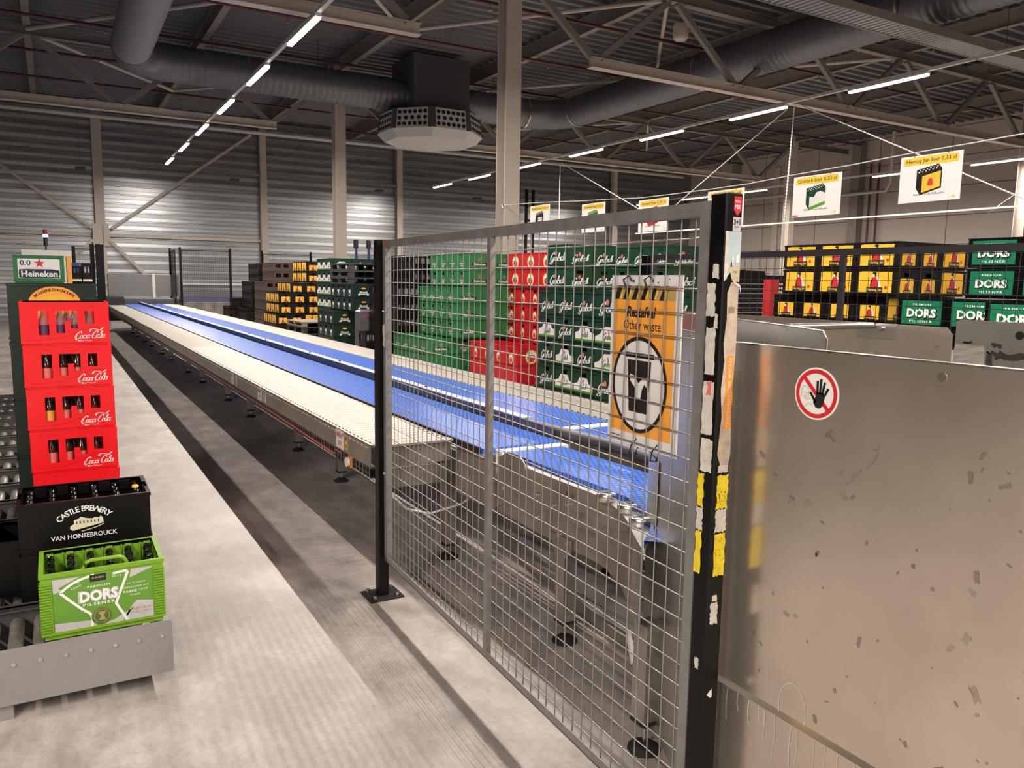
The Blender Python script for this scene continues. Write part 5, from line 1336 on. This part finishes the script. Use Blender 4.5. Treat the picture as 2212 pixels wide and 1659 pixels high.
# zero-percent crate stack further back
r = thing('crate_column', 'hidden lower crates carrying the 0.0 crate', 'crate stack', (-.02, 8.62, .25)); MB().bbox(-.22, -.15, 0, .30, .15, 1.19, .01).build('crate_body', 'dkgreen', r)
hx, hy, hz = -.095, 8.55, 1.445
r = thing('beer_crate', 'green crate with white 0.0 label and red star on top left', 'crate', (hx, hy, hz))
crate_body(.40, .30, .255, (), (hole_s,)).build('crate_body', 'hein', r)
def hp(nm, m, sh, off=.0012): a = MB(); put(a, sh, ('front',), .40, .30, off); return a.build(nm, m, r)
hp('label', 'white', rrect(-.165, .048, .165, .222, .006)); hp('banner', 'navy', poly((-.160,.055),(-.155,.070),(-.160,.085),(-.155,.125),(-.10,.130),(.10,.130),(.158,.122),(.162,.085),(.155,.070),(.160,.053),(.10,.050),(-.10,.050)), .002)
hp('lettering', 'white', move(textw('Heineken', .285, .056, bold=.03), .002, .088), .003); hp('star_emblem', 'redp', star(.005, .182, .045), .003); hp('zero_lettering', 'navy', move(textw('0.0', .085, .048, bold=.02), -.105, .186), .002)
tag(MB().bbox(-.02, -.14, 0, .02, .14, .26, .003).build('amber_crate', 'orange', None, (.145, 8.55, 1.44)), 'narrow amber crate end beside the 0.0 crate', 'crate')
for x, s_, lab in ((.30, 1.0, 'small black carrier with white label, right of amber crate end'), (.21, .85, 'small black carrier with white label, just right of amber strip')):
    r = thing('bottle_carrier', lab, 'crate', (x, 8.75, 1.44), 0, 'small black carriers')
    crate_body(.095, .2, .20*s_, ((-.025,.11,-.003,.17),(.003,.11,.025,.17)), (), t=.006, lip=.002).build('carrier_body', 'blackcr', r)
    a = MB(); put(a, rrect(-.04, .022, .04, .05, .006), ('front',), .095, .2); a.build('label', 'white', r)
# beacon and control panel behind
tag(MB().box(-.37, 13.9, 0, .28, 14.1, 1.90).build('control_cabinet', 'offwhite'), 'white control cabinet top behind the 0.0 crate', 'cabinet')
r = thing('signal_beacon', 'signal beacon lit cyan above the 0.0 crate', 'beacon', (-.05, 13.9, 1.90))
MB().cyl((0,0,0), (0,0,.09), .012, 8).build('stem', 'black', r); MB().cyl((0,0,.06), (0,0,.19), .03, 12).build('beacon_base', 'black', r); MB().cyl((0,0,.19), (0,0,.23), .034, 12).build('cyan_lens', 'led_cyan', r); MB().cyl((0,0,.23), (0,0,.30), .03, 12).build('red_lens', 'led_red', r)
tag(MB().box(.2, 11, 0, .3, 11.1, 1.68).build('machine_column', 'blue'), 'dark blue machine column behind the amber crate end', 'machine part')

# ------------------------------------------------------------------ crate stacks right of the belts
def pal(x0, y0, lx_, ly_, z, lab, m='pallet', h_=.125, grp='dark pallets under the crate stacks'):
    r = thing('pallet', lab, 'pallet', (x0+lx_/2, y0+ly_/2, z), 0, grp)
    MB().box(-lx_/2, -ly_/2, h_-.025, lx_/2, ly_/2, h_).build('deck', m, r)
    mb = MB()
    for i in (-1, 0, 1):
        for j in (-1, 0, 1): mb.box(i*(lx_/2-.06)-.05, j*(ly_/2-.06)-.05, .02, i*(lx_/2-.06)+.05, j*(ly_/2-.06)+.05, h_-.025)
    mb.build('blocks', m, r)
    mb = MB()
    for i in (-1, 0, 1): mb.box(i*(lx_/2-.06)-.05, -ly_/2, 0, i*(lx_/2-.06)+.05, ly_/2, .02)
    mb.build('runners', m, r)
def two(x0, y0, lx_, ly_, nm):
    m_ = REST.setdefault('pallet', MB())
    for z in (0, .125):
        m_.box(x0, y0, z+.1, x0+lx_, y0+ly_, z+.125)
        for i in (0, .5, 1):
            for j in (0, .5, 1): m_.box(x0+i*(lx_-.1), y0+j*(ly_-.1), z, x0+i*(lx_-.1)+.1, y0+j*(ly_-.1)+.1, z+.1)
def hidden(fn):
    HIDE[0] = True; fn(); HIDE[0] = False
# yellow-label stack
two(6.1, 4.2, 1.5, 1.6, 'yellow-label stack')
stack('yellow stack', 'yellow label crates', K('yellow'), 6.33, 4.27, (6, 5), 3, False, (True, True, False)[1:])
stack('yellow stack', 'yellow label crates', K('yellow'), 6.40, 4.40, (4,), 4, True, (True, True))
hidden(lambda: stack('yellow stack', 'yellow label crates', K('yellow'), 6.40, 4.40, (3, 2, 1, 0), 4, True, (True, True)))
# emerald-label stack
two(5.7, 2.9, 1.5, 1.25, 'emerald-label stack')
stack('emerald stack', 'emerald label crates', K('dors'), 6.42, 2.90, (6, 5), 2, False)
stack('emerald stack', 'emerald label crates', K('dors'), 5.98, 3.18, (4,), 2, False)
hidden(lambda: stack('emerald stack', 'emerald label crates', K('dors'), 5.98, 3.18, (3, 2, 1, 0), 2, False))
for l in (4, 3, 2, 1, 0):
    HIDE[0] = l < 4
    place('dors', 5.50+D/2, 2.83, Z(l), True, f'emerald-label black crate, {LAY[l]} layer, standing nearest at the right frame edge', 'emerald label crates')
    HIDE[0] = False
# script-lettered green stacks
two(4.2, 4.45, 1.5, 2.4, 'near green script stack')
two(4.75, 6.3, 1.6, 1.0, 'rear green script stack')
row_y(['grola', 'grola'], 4.65, 6.85, Z(6), (True, True), WHAT, 'left green stack', 'green script crates', 'top'); row_y(['grola', 'grola'], 4.65, 6.85, Z(5), (True, True), WHAT, 'left green stack', 'green script crates', 'second')
hidden(lambda: [row_y(['grola', 'grola'], 4.65, 6.85, Z(l), (True, True), WHAT, 'left green stack', 'green script crates', LAY[l]) for l in (4, 3, 2, 1, 0)])
for l in (6, 5, 4, 3, 2, 1, 0):
    HIDE[0] = l < 5
    row_x(['grola']*3, 5.49, 6.23, Z(l), True, WHAT, 'right green stack', 'green script crates', LAY[l])
    place('grola', 5.49+W+.006+W/2, 6.23+D/2, Z(l), False, f'bottle-green script crate, {LAY[l]} layer, beside the right green stack corner', 'green script crates')
    HIDE[0] = False
low = {4: 'aaaaaa', 3: 'babbab', 2: 'aababa', 1: 'baabba', 0: 'bbaaba'}
# near tier: far end crates short, nearer ones long; first crate is nearest
for l in (4, 3, 2, 1, 0):
    ks = ['grol'+c for c in low[l]]
    y = 4.50
    for i, (k, short) in enumerate(zip(ks, (False, False, False, True, True, True) if l else (False, False, False, False, True, True))):
        L = D if short else W
        place(k, 4.20+(W if short else D)/2, y+L/2, Z(l), not short, f'{WHAT[k]}, {LAY[l]} layer of near green stack, {NW[i]} along the belt side', 'green script crates'); y += L+.008
# crimson stacks
two(5.69, 8.6, 1.3, 1.4, 'crimson stack')
stack('tall crimson stack', 'crimson crates', K('red'), 5.69, 8.68, (6, 5), 3, False, (False,))
stack('tall crimson stack', 'crimson crates', K('red'), 5.72, 9.06, (4, 3, 2, 1, 0), 3, True)
two(4.9, 8.25, .76, 1.4, 'low crimson stack')
stack('low crimson stack', 'crimson crates', K('red'), 4.90, 8.28, (1, 0), 4, True, (True,))
# green star stacks
two(4.5, 9.9, 1.7, 1.5, 'green star stack')
stack('green star stack', 'green star crates', K('green'), 5.10, 10.06, (6, 5), 4, True, (False, False))
stack('green star stack', 'green star crates', K('green'), 4.85, 9.90, (4, 3, 2), 4, True, (True, True))
stack('green star stack', 'green star crates', K('green'), 4.50, 10.06, (1, 0), 4, True, (True, True, True))
# black stack
stack('black stack', 'black crates', K('blackh'), 4.90, 11.5, (6, 5), 4, True, (True, True))
stack('black stack', 'black crates', K('blackh'), 4.62, 11.5, (4, 3, 2, 1, 0), 4, True)
# shield-marked dark green stacks with empty pallets on top
two(4.2, 13.4, 1.7, 2.35, 'shield-marked stack')
stack('shield-marked stack', 'shield marked crates', K('mark'), 4.30, 13.70, (2, 1, 0), 3, True, (False,))
stack('shield-marked stack', 'shield marked crates', K('mark'), 4.55, 13.40, (4, 3), 4, True, (True, True))
for i in range(3): pal(4.52, 13.5, 1.15, 1.1, Z(5)+.123*i, f'empty black pallet on the shield-marked stack, {NW[i]} from below', 'pallet', .12, 'empty black pallets on the crate stack')
stack('right shield stack', 'shield marked crates', K('mark'), 6.2, 13.9, (6, 5), 2, True, (True,))
hidden(lambda: stack('right shield stack', 'shield marked crates', K('mark'), 6.2, 13.9, (4, 3, 2), 2, True, (True,)))
two(6.0, 13.7, 1.3, 1.3, 'right shield-marked stack')
HIDE[0] = True
for l in (1, 0): row_x(['mark', 'mark'], 6.2, 13.9, Z(l), True, WHAT, 'right shield stack', 'shield marked crates', LAY[l])
# peaked-label green stack
HIDE[0] = False
stack('peaked stack', 'far peaked label crates', lambda l, i, s_: 'grolb' if s_ == 'x' or (l == 6 and i == 1) else 'grola', 4.60, 14.76, (6, 5), 3, True, (False, False))
stack('peaked stack', 'far peaked label crates', K('grolb'), 4.60, 14.76, (4, 3), 3, True)
hidden(lambda: stack('peaked stack', 'far peaked label crates', K('grolb'), 4.60, 14.76, (2, 1, 0), 3, True))
# far yellow-label stack
two(4.35, 18.0, 1.9, 1.4, 'far yellow-label stack')
stack('far yellow stack', 'far yellow label crates', K('yellow'), 5.06, 18.1, (6, 5), 3, False, (True, True))
stack('far yellow stack', 'far yellow label crates', K('yellow'), 4.69, 18.1, (4,), 3, False, (True, True, True))
stack('far yellow stack', 'far yellow label crates', K('yellow'), 4.42, 18.1, (3, 2), 3, False, (True, True, True))
stack('far yellow stack', 'far yellow label crates', K('yellow'), 4.35, 18.1, (1, 0), 3, False, (True, False))
# brown and dark stacks
two(4.45, 19.95, 1.3, 1.3, 'brown stack')
stack('brown stack', 'plain brown crates', K('brown'), 4.78, 20.0, (6, 5), 4, True, (False,))
stack('brown stack', 'plain brown crates', K('brown'), 4.57, 20.0, (4, 3, 2), 4, True, (False,))
stack('brown stack', 'plain brown crates', K('brown'), 4.49, 20.0, (1, 0), 3, True)
two(4.4, 21.75, 1.2, 1.4, 'dark brown stack')
stack('dark stack', 'dark brown crates', K('darkb'), 4.80, 21.8, (6, 5), 4, True, (True,))
stack('dark stack', 'dark brown crates', K('darkb'), 4.61, 21.8, (4, 3, 2), 4, True)
stack('dark stack', 'dark brown crates', K('darkb'), 4.45, 21.8, (1, 0), 4, True)
stack('low black stack', 'low dark crates', K('darkb'), 4.30, 23.3, (1, 0), 3, True); two(4.25, 23.25, .6, 1.1, 'low dark stack')
place('darkb', 4.6, 23.6, Z(2), False, 'single dark brown crate topping the low dark stack', 'low dark crates')
# open pallets in the gap
for i in range(4): pal(4.35, 15.95, 1.0, 1.2, .14*i, f'empty dark pallet between shield and yellow stacks, {NW[i]} from below', 'pallet', .135, 'empty pallets in the gap')
pal(4.35, 15.95, 1.0, 1.2, .56, 'topmost weathered empty pallet between the far stacks', 'woodp', .10, 'empty pallets in the gap')
for i in range(2): pal(5.4, 7.35, .9, .85, .14*i, f'empty pallet between crimson and green stacks, {NW[i]} from below', 'pallet', .135, 'empty pallets by crimson stack')
pal(5.1, 7.35, 1.0, .85, .28, 'weathered pallet edge between crimson and green stacks', 'woodp', .10, 'empty pallets by crimson stack')
# grey rounded housing with a red stripe, black crate before it
r = thing('truck_housing', 'rounded dark grey truck housing with a thin red stripe', 'pallet truck', (4.80, 12.95, 0)); MB().bbox(-.34, -.1, .2, .34, .1, 1.02, .03).build('housing_body', 'duct', r); MB().box(-.30, -.103, .90, .30, -.1005, .915).build('red_stripe', 'redp', r); MB().box(-.30,-.104,.3,.30,-.1005,.86).build('dark_front', 'unit', r)
for x in (-.24, .24): MB().cyl((x, -.05, .1), (x, .05, .1), .1, 14).box(x-.02, -.04, .1, x+.02, .04, .25).build('wheel', 'rubber', r)
for i in range(3): place('blackh', 4.39, 11.9, .0+.24*i, False, f'black crate before the grey truck housing, {NW[i]} from below', 'black crates')
# folded black crates and a red one at right behind the far mesh
mb = MB()
r = thing('crate_column', 'tall column of folded black crates left of the yellow stack', 'crate stack', (8.35, 8.0, 0))
for k in range(6): MB().bbox(-.62+.4*(k % 3)-.0, -.3, 0 if k < 3 else .95, -.24+.4*(k % 3), .3, .94 if k < 3 else 1.62+.06*((k*2) % 3), .01).build('crate_body', 'blackcr', r)
mb = MB()
for k in range(24):
    z = .05+.065*k; mb.box(-.63, -.306, z, .57, -.30, z+.012); mb.box(-.626, -.3, z, -.62, .3, z+.012)
mb.build('folded_ribs', 'grey_plate', r)
r = thing('folded_crates', 'narrow red stack of folded crates beside the yellow stack', 'crate stack', (6.98, 6.2, 0)); MB().bbox(-.10, -.05, 0, .05, .05, 1.60, .008).build('crate_body', 'redp', r)
mb = MB()
for k in range(36): mb.box(.048, -.052, .03+.043*k, .10, -.03, .055+.043*k)
mb.build('white_edges', 'offwhite', r)

# everything of the stacks that the belts and panels hide: one object
def rest_object():
    V = []; Fc = []; mi = []; ms = []
    for k, m_ in REST.items():
        b = len(V); V += m_.v; Fc += [tuple(b+i for i in f) for f in m_.f]; mi += [len(ms)]*len(m_.f); ms.append(M[k])
    me = bpy.data.meshes.new('lower_crates'); me.from_pydata(V, [], Fc)
    for m_ in ms: me.materials.append(m_)
    me.polygons.foreach_set('material_index', mi); me.update()
    o = bpy.data.objects.new('lower_crates', me); COL.objects.link(o)
    tag(o, 'lowest crates and pallets under the stacks right of the belts, mostly hidden', 'crates', None, 'stuff')
rest_object()

# ------------------------------------------------------------------ far end of the belts
for x0, x1, lab in ((1.42, 2.60, 'left grey steel guard plate at the far end of the belts'), (2.68, 3.42, 'right grey steel guard plate at the far end of the belts')):
    tag(MB().bbox(x0, 26.0, .95, x1, 26.04, 1.60, .005).build('guard_plate', 'guardm'), lab, 'plate')
tag(MB().box(2.60, 25.95, 0, 2.68, 26.05, 1.62).build('guard_post', 'offwhite'), 'pale post between the two far steel guard plates', 'post')
tag(MB().box(1.40, 26.05, 0, 1.44, 26.1, 1.6).build('guard_post', 'beam'), 'thin post at the left edge of far guard plates', 'post')
tag(MB().bbox(.95, 24.4, .3, 1.72, 25.3, .97, .02).build('drive_box', 'black'), 'black drive box at the far end of the near rollers', 'machine part')
tag(MB().bbox(1.75, 25.4, .2, 3.3, 25.9, .90, .02).build('machine_base', 'unit'), 'dark machine base under the far guard plates', 'machine part')
r = thing('cross_conveyor', 'blue cross belt running right behind the far mesh screen', 'belt conveyor', (0,0,0))
MB().box(3.3, 26.0, .78, 6.2, 26.5, .80).build('belt', 'belt', r); MB().box(3.4, 26.50, .78, 6.2, 26.53, .95).build('guide', 'guide', r); MB().box(3.3, 25.95, .45, 6.2, 25.98, .79).build('side_plate', 'frame_dirty', r)
for x in (3.35, 4.7, 6.1): MB().box(x, 26, 0, x+.07, 26.4, .78).build('leg', 'frame', r)
for x, y, lab in ((3.15, 26.2, 'black far fence post left of the belt end screen'), (3.28, 25.0, 'black far fence post nearest the belt end'), (4.68, 25.0, 'black far fence post right of the belt end screen'), (5.75, 25.6, 'black fence post behind the brown crates'), (7.3, 25.6, 'black fence post behind the yellow crates'),
               (.44, 20.0, 'black post at left end of the small far mesh'), (.80, 19.9, 'black post, left of the bundled posts beside the wall post'), (.90, 19.7, 'black post, middle of the bundled posts beside the wall post'), (.99, 19.9, 'black post, right of the bundled posts beside the wall post')):
    z1 = 2.4 if y > 24 else (2.22 if x > .5 else 2.17)
    w_ = .06 if x > 1 or x < .5 else .085
    tag(MB().bbox(x-w_/2, y-w_/2, 0, x+w_/2, y+w_/2, z1, .004).build('far_post', 'blackpaint'), lab, 'fence post', 'black posts of the far screens')
make_panel('mesh_screen', 'black fine mesh screen at the far belt end', 3.30, 25.0, -pi/2, 1.36, .3, 2.32, (), .02, .06, .06, 'blackpaint', .003, 0)
make_panel('mesh_screen', 'short black mesh screen seen edge-on at the far belt end', 3.15, 25.05, 0, 1.1, .3, 2.32, (), .02, .06, .06, 'blackpaint', .003, 0)
make_panel('mesh_screen', 'black mesh screen behind the brown and yellow crates', 5.78, 25.6, -pi/2, 1.5, .3, 2.30, (), .02, .06, .06, 'blackpaint', .003, 0)
make_panel('mesh_screen', 'small black mesh screen left of the bundled posts', .46, 20.0, -pi/2, .32, .2, 2.12, (), .02, .05, .05, 'blackpaint', .002, 0)
for x, lab in ((7.16, 'blue post with black head left, standing behind the crates'), (7.52, 'blue post with black head right, standing behind the crates')):
    r = thing('mast_post', lab, 'machine part', (x, 20.8, 0), 0, 'blue posts with black heads')
    MB().cyl((-.05,0,0), (.02,0,2.42), .035, 8).cyl((.08,0,0), (.03,0,2.42), .025, 8).build('blue_legs', 'blue', r); MB().bbox(-.05,-.05,2.38,.07,.05,2.6,.02).build('black_head', 'black', r)
MB().lathe([(0,0),(.13,.03),(.15,.1),(.13,.18),(0,.2)], (7.38, 20.75, 2.26), 14).build('black_cover', 'black', r)
tag(MB().box(18.25,30.3,0,18.35,30.4,5.6).box(18.6,30.3,0,18.7,30.4,5.6).box(18.25,30.32,1,18.7,30.38,1.1).box(18.25,30.32,2.6,18.7,30.38,2.7).box(18.25,30.32,4.2,18.7,30.38,4.3).build('black_mast', 'blackpaint'), 'tall black double mast before the back wall right of the column', 'mast')
for x in (1.0, 5.9, 11.4, 15.8):
    tag(MB().bbox(x-.15, YB-.9, 5.0, x+.15, YB-.6, 5.08, .01).cyl((x, YB-.75, 5.08), (x, YB-.75, 7.4), .004, 4).build('wall_fitting', 'unit'), f'small dark fitting hung near back wall, {["left of lamp row","right of left lamp row","by middle lamp row","right of middle lamp row"][(1.0,5.9,11.4,15.8).index(x)]}', 'fitting', 'dark fittings near the back wall')
for p in PRO.values():
    if p.location.z < -10:
        for c in kids(p): bpy.data.objects.remove(c)
        bpy.data.objects.remove(p)
